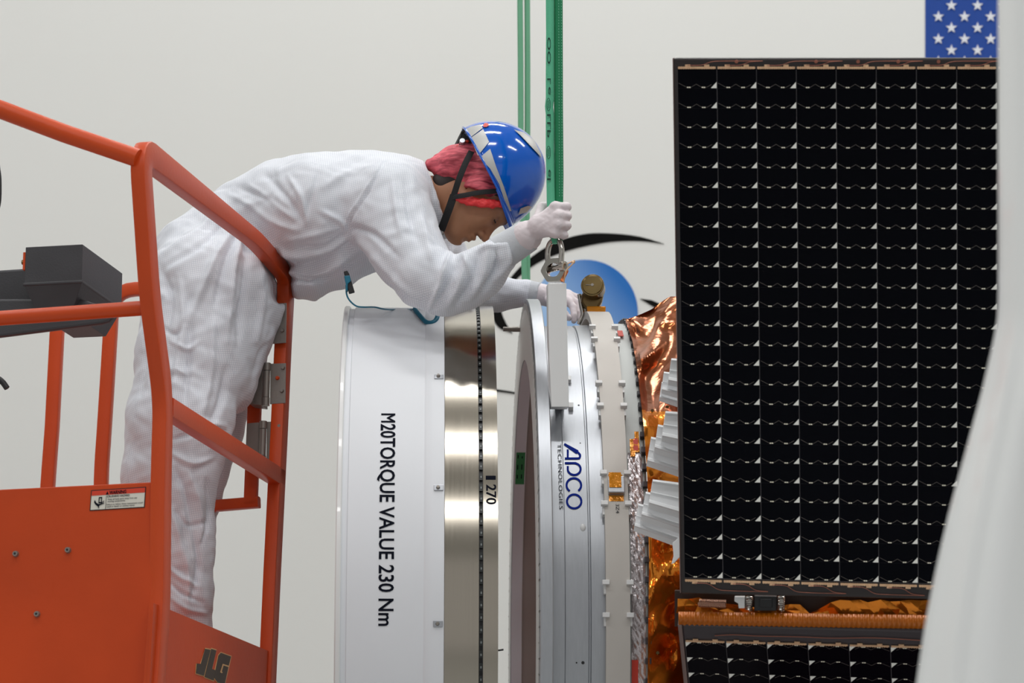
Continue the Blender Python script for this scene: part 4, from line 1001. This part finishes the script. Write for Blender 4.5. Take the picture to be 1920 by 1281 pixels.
# --- coverall
lo = np.array(P(200, 1310, 8.2))-np.array([.05, .5, .14]); hi = np.array(P(1000, 270, 8.2))+np.array([.05, .62, .06])
s = SDF(lo, hi, .0078)
chain(s, TORSO, .03); chain(s, NECKC, .02)
q0, q1 = P(797, 310, 8.17), P(841, 442, 8.17); dd = q1-q0; nn = Vector((-dd.z, 0, dd.x)); nn = nn if nn.x > 0 else -nn; nn.normalize()
s.cutplane(q0, nn)
q = P(822, 376, 8.17); s.cone(q-nn*.03, q+nn*.06, .079, .085, .006, .9, cut=True)     # the open collar
chain(s, BELLY, .028); chain(s, RLEG, .03); chain(s, LLEG, .014); chain(s, LAP, .03)
railp = [Spl(x, y) for x, y in [(400, 379), (440, 414), (478, 450), (512, 488), (530, 512), (536, 560), (532, 640), (526, 760)]]
for i_, (a, b) in enumerate(zip(railp[:-1], railp[1:])):
    s.cone(a, b, .024 if i_ < 5 else .014, .024 if i_ < 4 else .014, .006, cut=True)
for a, b in zip(railp[:5], railp[1:6]):
    for k_ in range(1, 7): o_ = Vector((0, -.03*k_, -.004*k_)); s.cone(a+o_, b+o_, .024+.0012*k_, .024+.0012*k_, .010, cut=True)
s2_s = SDF(lo, hi, .0078); chain(s2_s, RARM, .02); h = np.clip(.5+.5*(s.D-s2_s.D)/.018, 0, 1); s.D = s.D*(1-h)+s2_s.D*h-.018*h*(1-h)
s2_s = SDF(lo, hi, .0078); chain(s2_s, LARM, .02); h = np.clip(.5+.5*(s.D-s2_s.D)/.02, 0, 1); s.D = s.D*(1-h)+s2_s.D*h-.02*h*(1-h); del s2_s
def subdiv(V, F):
    me = bpy.data.meshes.new('t'); me.from_pydata(V.tolist(), [], F.tolist()); o = bpy.data.objects.new('t', me); COL.objects.link(o)
    m = o.modifiers.new('s', 'SUBSURF'); m.levels = 1; bpy.context.view_layer.update()
    m2 = bpy.data.meshes.new_from_object(o.evaluated_get(bpy.context.evaluated_depsgraph_get()))
    n = len(m2.vertices); a = np.empty(n*3); m2.vertices.foreach_get('co', a); f = np.empty(len(m2.loops), np.int64); m2.loops.foreach_get('vertex_index', f)
    bpy.data.objects.remove(o); bpy.data.meshes.remove(me); bpy.data.meshes.remove(m2); return a.reshape(-1, 3), f.reshape(-1, 4)
V, F = s.mesh(3); V, F = subdiv(V, F)
# folds: (points, width px, height mm); ridges positive, creases negative; near side only
FOLDS = [
 ([(722, 300), (700, 340), (672, 385), (652, 428)], 4, -4), ([(716, 302), (694, 342), (666, 387), (645, 430)], 4, 2.5),         # sleeve seam
 ([(648, 436), (690, 470), (735, 520), (790, 575)], 9, 5), ([(655, 425), (700, 440), (745, 480)], 8, -6),
 ([(760, 330), (768, 400), (782, 450)], 9, -5), ([(735, 330), (742, 390), (752, 440)], 8, 5), ([(790, 400), (800, 450), (812, 490)], 9, 5),
 ([(800, 590), (822, 545), (838, 500), (846, 470)], 7, 8), ([(812, 575), (838, 535), (856, 492)], 7, -7), ([(835, 575), (862, 535), (878, 480)], 8, 8), ([(855, 570), (882, 530), (896, 470)], 7, -7),
 ([(880, 560), (905, 520), (915, 465)], 8, 7), ([(905, 545), (930, 505), (928, 455)], 6, -7), ([(930, 525), (952, 490), (945, 445)], 7, 7), ([(955, 508), (968, 480), (958, 440)], 5, -6), ([(895, 470), (920, 462), (950, 462)], 6, 5), ([(868, 478), (880, 500), (884, 525)], 6, 5),
 ([(430, 365), (470, 385), (520, 420), (560, 432)], 8, 5), ([(445, 352), (500, 372), (545, 400)], 8, -5), ([(470, 350), (520, 385), (550, 410)], 7, 5),
 ([(500, 330), (540, 375), (565, 415)], 8, -6), ([(540, 330), (565, 370), (575, 420)], 7, 5), ([(600, 320), (585, 365), (572, 410)], 7, -4),
 ([(476, 430), (500, 460), (540, 478), (600, 474), (660, 440)], 9, 7), ([(490, 455), (530, 492), (590, 496), (655, 455)], 7, -8), ([(500, 480), (545, 510), (610, 508), (670, 470)], 8, 7), ([(520, 505), (560, 528), (620, 520), (680, 482)], 6, -7),
 ([(545, 450), (590, 440), (640, 425)], 8, 4), ([(560, 465), (610, 462), (655, 432)], 6, -5), ([(600, 395), (630, 410), (655, 428)], 8, 5), ([(610, 350), (640, 330), (680, 312)], 9, 4),
 ([(400, 388), (385, 420), (345, 450), (300, 480)], 8, 5), ([(430, 405), (400, 440), (360, 470), (310, 500)], 8, -5), ([(438, 430), (405, 480), (380, 540), (355, 600)], 9, 7), ([(445, 440), (420, 500), (405, 570)], 8, -7),
 ([(450, 442), (440, 500), (432, 560), (425, 640)], 9, 8), ([(458, 448), (462, 510), (452, 580), (446, 650)], 8, -7), ([(465, 452), (485, 500), (492, 560), (480, 640)], 9, 7), ([(472, 458), (505, 505), (515, 560)], 7, -6), ([(480, 465), (520, 510), (532, 560), (520, 610), (500, 650)], 7, 6), ([(508, 640), (490, 660), (478, 700)], 6, -5),
 ([(300, 500), (320, 560), (310, 640)], 9, -5), ([(335, 520), (345, 600), (330, 700), (325, 770)], 9, 6), ([(270, 560), (275, 650), (262, 740)], 8, -5), ([(360, 610), (352, 700), (345, 760)], 8, -6), ([(400, 600), (395, 700), (380, 780)], 9, 6), ([(425, 690), (415, 750), (392, 800)], 8, -6),
 ([(320, 640), (350, 655), (372, 640)], 6, 4), ([(300, 610), (330, 628), (350, 600)], 6, -4),
 ([(330, 800), (370, 790), (420, 800)], 8, 6), ([(325, 825), (370, 812), (410, 822)], 7, -7), ([(322, 850), (360, 870), (398, 858)], 7, 6), ([(330, 880), (350, 930), (360, 990)], 8, -6), ([(350, 880), (372, 940), (378, 1010)], 8, 5), ([(310, 940), (335, 1000), (340, 1060)], 8, 5),
 ([(385, 900), (392, 960), (380, 1020)], 5, -5), ([(365, 1000), (372, 1060), (362, 1120)], 7, -6), ([(345, 1020), (352, 1080), (350, 1150)], 7, 5), ([(312, 1060), (340, 1085), (372, 1100)], 6, 5), ([(315, 1090), (345, 1115), (380, 1130)], 6, -5), ([(320, 1120), (350, 1142), (385, 1150)], 6, 5), ([(330, 960), (352, 985), (385, 980)], 6, -4)]
N = vnormals(V, F); px = projn(V); near = np.clip(-N[:, 1]*2.2+.35, 0, 1)
farside = np.where((px[:, 0] > 900) & (V[:, 1] > 8.3), 0., 1.)
disp = np.zeros(len(V))
for pts_, wd, amp in FOLDS:
    p = np.array([(q_.x, q_.y) for q_ in spline([Vector((x, y, 0)) for x, y in pts_], 4)]); best = np.full(len(V), 1e9); tb = np.zeros(len(V))
    bbox = (px[:, 0] > p[:, 0].min()-40) & (px[:, 0] < p[:, 0].max()+40) & (px[:, 1] > p[:, 1].min()-40) & (px[:, 1] < p[:, 1].max()+40)
    ii = np.where(bbox)[0]; X = px[ii]; bd = np.full(len(ii), 1e9); bt = np.zeros(len(ii))
    for j in range(len(p)-1):
        a, b = p[j], p[j+1]; ab = b-a; t = np.clip(((X-a)@ab)/(ab@ab+1e-9), 0, 1); d2 = ((X-a-t[:, None]*ab)**2).sum(1)
        u = d2 < bd; bd[u] = d2[u]; bt[u] = (j+t[u])/(len(p)-1)
    disp[ii] += amp*.001*np.exp(-bd/(wd*wd*.62))*np.sin(np.clip(bt*.92+.04, 0, 1)*np.pi)**.6
disp *= near*farside*1.75
def sinn(V, f, ph):                      # soft billowing
    return np.sin(V[:, 0]*f+1.7*np.sin(V[:, 2]*f*.7+ph)+ph)*np.sin(V[:, 2]*f*.9+1.3*np.sin(V[:, 1]*f*.8+ph*2))*np.sin(V[:, 1]*f*.6+ph*3+1)
disp += .0035*sinn(V, 26, .4)+.0022*sinn(V, 52, 2.1)+.0012*sinn(V, 95, 4.)
V = V+N*disp[:, None]; V = lap(V, F, 1)
cov = mk('coverall', V, F, CLOTH, per, smooth=3); cov['label'] = 'white coverall with a fine grey grid'
# cuffs
s = SDF(np.array(P(900, 500, 7.85))-.12, np.array(P(1000, 420, 7.85))+.1, .004)
a, b = P(936, 476, 7.86), P(992, 441, 7.83)
s.cone(a, b, .0465, .041, .004, .95); dn_ = (b-a).normalized(); s.cutplane(b, dn_); s.cutplane(a-dn_*.0, -dn_)
V, F = s.mesh(2); mk('cuff', V, F, CUFF, cov, smooth=3)
s = SDF(np.array(P(980, 580, 8.58))-.1, np.array(P(1020, 520, 8.58))+.1, .005)
a, b = P(982, 548, 8.58), P(1012, 552, 8.57); s.cone(a, b, .036, .032, .004, 1); dn_ = (b-a).normalized(); s.cutplane(b, dn_); s.cutplane(a, -dn_)
V, F = s.mesh(2); mk('cuff', V, F, CUFF, cov, smooth=3)

# --- head frame: u where the face points, v towards the crown, w towards the camera
HC = P(934, 347, 8.14)
u_ax = Vector((.49, 0, -.872)).normalized(); v_ax = Vector((.872, 0, .49)).normalized(); w_ax = Vector((0, -1, 0))
def hp(u, v, w=0): return HC+u_ax*u+v_ax*v+w_ax*w
AX = [tuple(u_ax), tuple(v_ax), tuple(w_ax)]
def head(s, g=0.0, full=True):
    s.ell(hp(-.004, .0, 0), (.098+g, .103+g, .077+g), .02, AX)                       # cranium
    s.ell(hp(.040, -.075, 0), (.052+g, .085+g, .062+g), .03, AX)                     # face
    s.ell(hp(.062, -.045, 0), (.032+g, .05+g, .055+g), .02, AX)                      # brow
    for w in (-1, 1):
        s.cone(hp(.0, -.10, .056*w), hp(.058, -.158, .026*w), .020, .018, .03)      # jaw line
        s.ell(hp(.062, -.085, .036*w), (.022, .03, .02), .02, AX)                   # cheek
    s.ell(hp(.066, -.162, 0), (.027, .024, .026), .018, AX)                          # chin
    s.ell(hp(.03, -.13, 0), (.05, .05, .042), .03, AX)
    if full:
        s.cone(hp(.083, -.05), hp(.103, -.093), .0085, .0105, .010)                  # nose
        s.ell(hp(.109, -.101), (.0115, .0105, .0115), .006, AX)
        for w in (-1, 1):
            s.ell(hp(.097, -.104, .0135*w), (.0105, .009, .0085), .005, AX)
            s.ell(hp(.0945, -.0535, .033*w), (.015, .0125, .018), .010, AX, cut=True)    # eye socket
            s.ell(hp(.0745, -.0535, .032*w), (.0155, .0115, .0165), .005, AX)            # lids
            s.cone(hp(.089, -.034, .014*w), hp(.079, -.030, .048*w), .009, .007, .010)   # brow ridge
            s.cone(hp(.1055, -.1095, .008*w), hp(.1035, -.1095, .008*w), .0028, .0035, .002, cut=True)
            s.ell(hp(-.004, -.06, .076*w), (.017, .030, .008), .006, AX)                 # ear
        s.ell(hp(.089, -.126), (.012, .0075, .022), .006, AX); s.ell(hp(.086, -.1405), (.012, .008, .020), .006, AX)
        s.cone(hp(.103, -.1325, -.016), hp(.103, -.1325, .016), .0028, .0028, .004, cut=True)
        s.cone(hp(.092, -.1525, -.014), hp(.092, -.1525, .014), .006, .006, .008, cut=True)
# --- hands: (joint positions) for both, used by the body and by the gloves
def hand(s, wr, palm, pr, fingers, g=0.0, k=.006):
    a = Vector(wr); 
    s.cone(a, palm[0], .027+g, .024+g, .02, m=.03)
    for p in palm[1:]: s.cone(palm[0], p, .023+g, pr+g, .012, m=.03)
    for fi in fingers:
        n = len(fi['p'])
        for i in range(n-1):
            r0 = fi['r']*(1-.10*i); s.cone(fi['p'][i], fi['p'][i+1], r0+g, fi['r']*(1-.10*(i+1))+g, k if i == 0 else .003, m=.02)
H = lambda x, y, Y: P(x, y, Y)
def finger(*p, r=.0105): return {'p': p, 'r': r}
RH = dict(wr=H(985, 445, 7.83), pr=.0125,
  palm=[H(1012, 424, 7.795), H(1041, 389, 7.765), H(1048, 405, 7.757), H(1047, 422, 7.757), H(1041, 437, 7.765)],
  fingers=[finger(H(1041, 387, 7.765), H(1063, 388, 7.775), H(1060, 394, 7.825), H(1036, 398, 7.832), r=.0112),
           finger(H(1048, 404, 7.757), H(1063.5, 405, 7.772), H(1061, 410, 7.826), H(1034, 413, 7.832), r=.0115),
           finger(H(1047, 421, 7.757), H(1063, 423, 7.772), H(1060, 427, 7.825), H(1036, 429, 7.830), r=.0110),
           finger(H(1041, 437, 7.765), H(1058, 441, 7.777), H(1054, 443, 7.820), H(1036, 443, 7.825), r=.0100),
           finger(H(1008, 412, 7.81), H(1016, 388, 7.835), H(1036, 384, 7.850), H(1052, 388, 7.848), r=.0118)])
LH = dict(wr=H(1010, 552, 8.575), pr=.0125,
  palm=[H(1035, 556, 8.56), H(1064, 552, 8.60), H(1068, 555, 8.58), H(1068, 560, 8.56), H(1066, 566, 8.54)],
  fingers=[finger(H(1064, 552, 8.60), H(1082, 558, 8.61), H(1092, 572, 8.61), H(1096, 582, 8.61)),
           finger(H(1068, 555, 8.58), H(1086, 562, 8.585), H(1091, 580, 8.58), H(1092, 592, 8.58), r=.011),
           finger(H(1068, 560, 8.56), H(1082, 568, 8.555), H(1084, 586, 8.55), H(1085, 598, 8.55)),
           finger(H(1066, 566, 8.54), H(1075, 576, 8.53), H(1076, 592, 8.52), H(1076, 602, 8.52), r=.0095),
           finger(H(1030, 562, 8.53), H(1046, 578, 8.50), H(1058, 588, 8.49), H(1066, 596, 8.49), r=.0115)])
# --- body: one continuous figure, mostly inside the clothes
lo = np.array(P(215, 1330, 8.2))-np.array([.02, .36, .14]); hi = np.array(P(1105, 270, 8.2))+np.array([.04, .52, .03])
s = SDF(lo, hi, .0042)
for ch, sh in ((TORSO, .72), (RARM, .62), (LARM, .68), (RLEG, .6), (LLEG, .72)): chain(s, ch, .03, shrink=sh)
s.cone(P(760, 380, 8.18), hp(-.02, -.08), .062, .056, .03, .95)
s.cone(P(935, 480, 7.86), RH['wr'], .027, .026, .01); s.cone(P(985, 548, 8.58), LH['wr'], .020, .025, .01)
for a, b in zip(railp[:-1], railp[1:]): s.cone(a, b, .040, .040, .006, cut=True)
for a, b in zip(railp[:5], railp[1:6]):
    for k_ in range(1, 7): o_ = Vector((0, -.03*k_, -.004*k_)); s.cone(a+o_, b+o_, .036, .036, .010, cut=True)
hand(s, g=-.0018, **RH); hand(s, g=-.0018, **LH)
for (x, y, Y) in ((328, 1250, 8.08), (345, 1250, 8.38)):                                 # feet on the platform
    q = P(x, y, Y); q.z = fz+.035; s.cone(P(x, y, Y), q, .05, .045, .02); s.cone(q+Vector((-.05, 0, 0)), q+Vector((.15, -.02, -.005)), .035, .028, .02, 1.2)
head(s)
V, F = s.mesh(1)
body = mk('body', V, F, SKIN, per, smooth=3); body['label'] = 'tanned face and neck'
# gloves
for Hd, lab_ in ((RH, 'white glove closed around the sling'), (LH, 'white glove resting on the ring')):
    pts_ = [Hd['wr']]+Hd['palm']+[p for fi in Hd['fingers'] for p in fi['p']]
    lo = np.min([tuple(p) for p in pts_], 0)-.05; hi = np.max([tuple(p) for p in pts_], 0)+.05
    s = SDF(lo, hi, .0028); hand(s, g=.0012, **Hd)
    a = Hd['wr']; d_ = (a-Hd['palm'][0]).normalized(); n_ = -d_
    if Hd is RH:
        s.cone(a+d_*.012, a+n_*.012, .0365, .0335, .006); 
        for o_ in (.010, .002, -.007): s.cone(a+d_*o_, a+d_*(o_+.001), .0385, .0385, .004)
        s.cutplane(a+d_*.014, d_)
    else: s.cone(a+d_*.004, a+n_*.02, .031, .029, .006); s.cutplane(a+d_*.01, d_)
    V, F = s.mesh(1); N = vnormals(V, F); V = V+N*(.0007*sinn(V, 210, 1.)+.0004*sinn(V, 420, 2.))[:, None]
    gl = mk('glove', V, F, GLOVE, per, smooth=3); gl['label'] = lab_
# eyes, brows, hair
for w in (-1, 1):
    g = G(); g.add(*ball(hp(.0765, -.0555, .032*w), .0115, n=16, m=10), 0); g.add(*ball(hp(.0835, -.0600, .032*w), .0042, n=10, m=8), 1); g.mk('eye', [EYE, HAIR], body, smooth=3)
    g = G(); g.add(*tube([hp(.096, -.0275, .012*w), hp(.094, -.022, .026*w), hp(.086, -.024, .042*w), hp(.078, -.032, .05*w)], [.002, .0035, .003, .0015], 8)); g.mk('eyebrow', HAIR, body, smooth=3)
    g = G(); g.add(*tube(spline([hp(.0905, -.058, .022*w), hp(.0935, -.061, .032*w), hp(.088, -.060, .043*w)], 5), .0014, 6)); g.mk('eyelash', HAIR, body, smooth=3)
s = SDF(np.array(HC)-.22, np.array(HC)+.2, .0045)
s.ell(hp(-.008, -.004), (.101, .104, .0805), .01, AX); s.cone(hp(-.07, -.07), hp(-.066, -.125), .045, .040, .02)
p0, p1 = hp(-.10, -.165), hp(.062, -.035); dd = p1-p0; nn = Vector((-dd.z, 0, dd.x)).normalized()
nn = nn if nn.dot(u_ax) > 0 else -nn; s.cutplane(hp(-.075, -.156), nn)
V, F = s.mesh(1); mk('hair', V, F, HAIR, per, smooth=3)
# hair net
HCO = HC; HC = P(935, 339, 8.14)
s = SDF(np.array(HC)-.24, np.array(HC)+.2, .004)
s.ell(hp(-.010, -.004), (.107, .108, .0865), .01, AX); s.ell(hp(-.088, -.07), (.052, .07, .072), .03, AX); s.cone(hp(-.105, -.09), hp(-.126, -.134), .040, .016, .02, 1.3)
s.ell(hp(0.01, -.07, .076), (.035, .04, .022), .015, AX); s.ell(hp(0.01, -.07, -.076), (.035, .04, .022), .015, AX)
s.cutplane(hp(-.052, -.128), nn)
V, F = s.mesh(1); N = vnormals(V, F); V = V+N*(.0022*sinn(V, 90, 1.)+.0016*sinn(V, 170, .3))[:, None]
net = mk('hair_net', V, F, NET, per, smooth=3); net['label'] = 'crinkled red hair net'
E3 = lambda x, y, w: P(x, y, HC.y-w)
s = SDF(np.array(HC)-.2, np.array(HC)+.2, .003)
for a, b in (((858, 370, .082), (880, 377, .088)), ((880, 377, .088), (905, 381, .087)), ((905, 381, .087), (938, 383, .076))): s.cone(E3(*a), E3(*b), .0125, .0105, .006, .6)
V, F = s.mesh(1); N = vnormals(V, F); V = V+N*(.0028*sinn(V, 190, .5)+.0015*sinn(V, 380, 1.5))[:, None]
mk('elastic_band', V, F, REDBAND, net, smooth=3)
# --- helmet
H0 = P(917, 330, 8.14); HA, HB, HCc = .1445, .122, .153
def hq(u, v, w=0): return H0+u_ax*u+v_ax*v+w_ax*w
hel = None; v = []; f = []; nt_, npz = 72, 22
def rimv(th): return -.004+.018*math.sin(th)**2*(1 if 0 else -.35)-.006*math.cos(th)
def dome(th, ph, inf=0.0):
    cp, sp_ = math.cos(ph), math.sin(ph); a = HA+inf; b = HB+inf
    return hq(a*math.cos(th)*cp, rimv(th)*(1-sp_)+(HCc+inf)*sp_, b*math.sin(th)*cp)
for j in range(npz+1):
    for i in range(nt_): v.append(dome(2*math.pi*i/nt_, (math.pi/2-.02)*j/npz))
f = [(j*nt_+i, j*nt_+(i+1) % nt_, (j+1)*nt_+(i+1) % nt_, (j+1)*nt_+i) for j in range(npz) for i in range(nt_)]; f.append(tuple(range(npz*nt_, (npz+1)*nt_)))
hel = mk('helmet', v, f, BLUE, per, smooth=3); m_ = hel.modifiers.new('shell', 'SOLIDIFY'); m_.thickness = .003; m_.offset = -1
hel['label'] = 'glossy blue safety helmet with grey reflective patches'
v = []; f = []                                                   # visor
for i in range(25):
    th = R_(-62+124*i/24); base = dome(th, 0.02); k = max(0, math.cos(th*1.45)); o_ = hq((HA+.030*k)*math.cos(th), rimv(th)-.012*k-.004, (HB+.012*k)*math.sin(th))
    for t in (0, .5, 1): v.append(base*(1-t)+o_*t)
for i in range(24):
    for t in range(2): a = i*3+t; f.append((a, a+1, a+4, a+3))
vz = mk('visor', v, f, BLUE, hel, smooth=3); m_ = vz.modifiers.new('shell', 'SOLIDIFY'); m_.thickness = .004
g = G(); rim = [dome(2*math.pi*i/60, 0, .0015) for i in range(61)]; g.add(*tube(rim, .0032, 8, False)); g.mk('rim_edge', BLUE, hel, smooth=3)
def on_dome(px, py, inf):
    d = ray(px, py).normalized(); o = CAM-H0; A3 = [HA+inf, HCc+inf, HB+inf]; ax3 = [u_ax, v_ax, w_ax]
    oo = [o.dot(ax3[i])/A3[i] for i in range(3)]; dd = [d.dot(ax3[i])/A3[i] for i in range(3)]
    a = sum(x*x for x in dd); b = sum(x*y for x, y in zip(oo, dd)); c = sum(x*x for x in oo)-1; q = b*b-a*c
    t = (-b-math.sqrt(q))/a if q > 0 else -b/a
    return CAM+d*t
ST = [[(871, 243), (884, 237), (901, 233), (905, 240), (883, 257)], [(882, 259), (906, 242), (917, 266), (896, 292)],
      [(899, 296), (919, 279), (930, 312), (944, 348), (952, 372), (959, 396), (955, 396), (946, 376), (936, 345), (919, 316)],
      [(964, 243), (982, 248), (1001, 262), (1014, 288), (1016, 296), (1004, 277), (975, 253)], [(976, 391), (990, 386), (997, 388), (988, 398), (972, 403)]]
for st in ST:
    v2, f2 = poly_tri(st, 3); g = G(); g.add([on_dome(x, y, .0022) for x, y in v2], f2); g.mk('reflective_patch', SILVERTAPE, hel, smooth=3)
v2, f2 = poly_tri([(905, 235), (909, 230.5), (915, 231), (917, 235), (912, 238), (907, 238)], 2); g = G(); g.add([on_dome(x, y, .003) for x, y in v2], f2); g.mk('red_dot', REDTAG, hel, smooth=3)
# head harness at the back and chin strap
g = G(); g.add(*tube(spline([E3(x, y, w) for x, y, w in [(886, 252, .03), (872, 244, .0), (866, 252, -.02), (858, 268, .0), (852, 279, .02)]], 5), .0055, 8))
g.add(*prism([E3(x, y, .045) for x, y in [(869, 248), (882, 262), (892, 292), (880, 300), (866, 288), (860, 272)]], (0, .05, 0))); g.mk('harness', STRAP, hel, bevel=.002); har = hel
c = E3(867, 267, .052); g = G(); g.add(*cyl(c, c+Vector((0, -.008, .003)), .0085, .007, 18)); g.mk('ratchet_knob', ALU, har, smooth=.6)
for x, y in ((858, 275), (876, 265)): c = E3(x, y, .05); g = G(); g.add(*ball(c, .0055, .005, .004, 10, 6)); g.mk('red_tab', REDTAG, har, smooth=3)
def strap(pts, w=.018, th=.0022): 
    path = spline([E3(*p) for p in pts], 6); out = []
    return path
strp = webbing(strap([(884, 284, .082), (872, 308, .095), (860, 338, .098), (851, 366, .088)]), .016, .003, STRAP, 'chin_strap', hel, w_ax, 5, 0); strp = hel
webbing(strap([(851, 366, .088), (842, 392, .078), (833, 416, .060), (827, 432, .045)]), .020, .003, STRAP, 'lower_strap', strp, w_ax, 5, 0)
webbing(strap([(848, 370, .086), (872, 366, .100), (900, 361, .100), (936, 358, .088)]), .013, .003, STRAP, 'side_strap', strp, w_ax, 5, 0)
g = G(); g.add(*tube([E3(827, 430, .045), E3(831, 436, .04), E3(829, 440, .036)], .003, 8)); g.mk('strap_buckle', CHROME, strp, smooth=3)

# ================================================================== earthing cord
YE = 8.06
crd = thing('grounding_cord', P(654, 530, YE), 'teal grounding cord clipped to the coverall, coiled end lying on the white cylinder', 'cord')
Kk = lambda x, y, Y=YE: P(x, y, Y)
def on_drum(px, py, o):
    r = RD+o; th = D.th(py, 0, r); lx = D.lx(px, r, th); return D.pt(lx, r, th)
g = G(); g.add(*tube(spline([Kk(649, 535), Kk(650, 552), Kk(656, 564), Kk(668, 574), Kk(682, 576), Kk(702, 576, 8.1), Kk(722, 580, 8.15), Kk(750, 581, 8.3), on_drum(778, 580, .006)], 6), .0022, 8)); g.mk('cord', TEAL, crd, smooth=3)
pth = spline([on_drum(x, max(y, 578.5), .006) for x, y in [(777, 579), (786, 590), (797, 602), (806, 605), (815, 602), (820, 594), (820, 586)]], 10)
g = G(); g.add(*tube(pth, .0042, 10)); L_ = len(pth); hel_ = []
for i in range((L_-1)*10):
    t = i/10; k = int(t); fr = t-k; p = pth[k]*(1-fr)+pth[min(k+1, L_-1)]*fr; tt = (pth[min(k+1, L_-1)]-pth[k]).normalized(); u1_, w1_ = frame_for(tt); a = i*.9
    hel_.append(p+u1_*.0045*math.cos(a)+w1_*.0045*math.sin(a))
g.add(*tube(hel_, .0016, 5)); g.mk('coil', TEAL, crd, smooth=3)
g = G(); g.add(*prism([Kk(x, y, 8.05) for x, y in [(644, 509), (651, 507), (655, 514), (665, 547), (654, 550)]], (0, .014, 0))); cp_ = g.mk('clip', BLACK, crd, bevel=.002)
g = G(); g.add(*prism([Kk(x, y, 8.045) for x, y in [(645, 517), (656, 516), (658, 527), (652, 532), (652, 545), (648, 545), (648, 532)]], (0, .02, 0))); g.mk('plug', TEAL, cp_, bevel=.002)
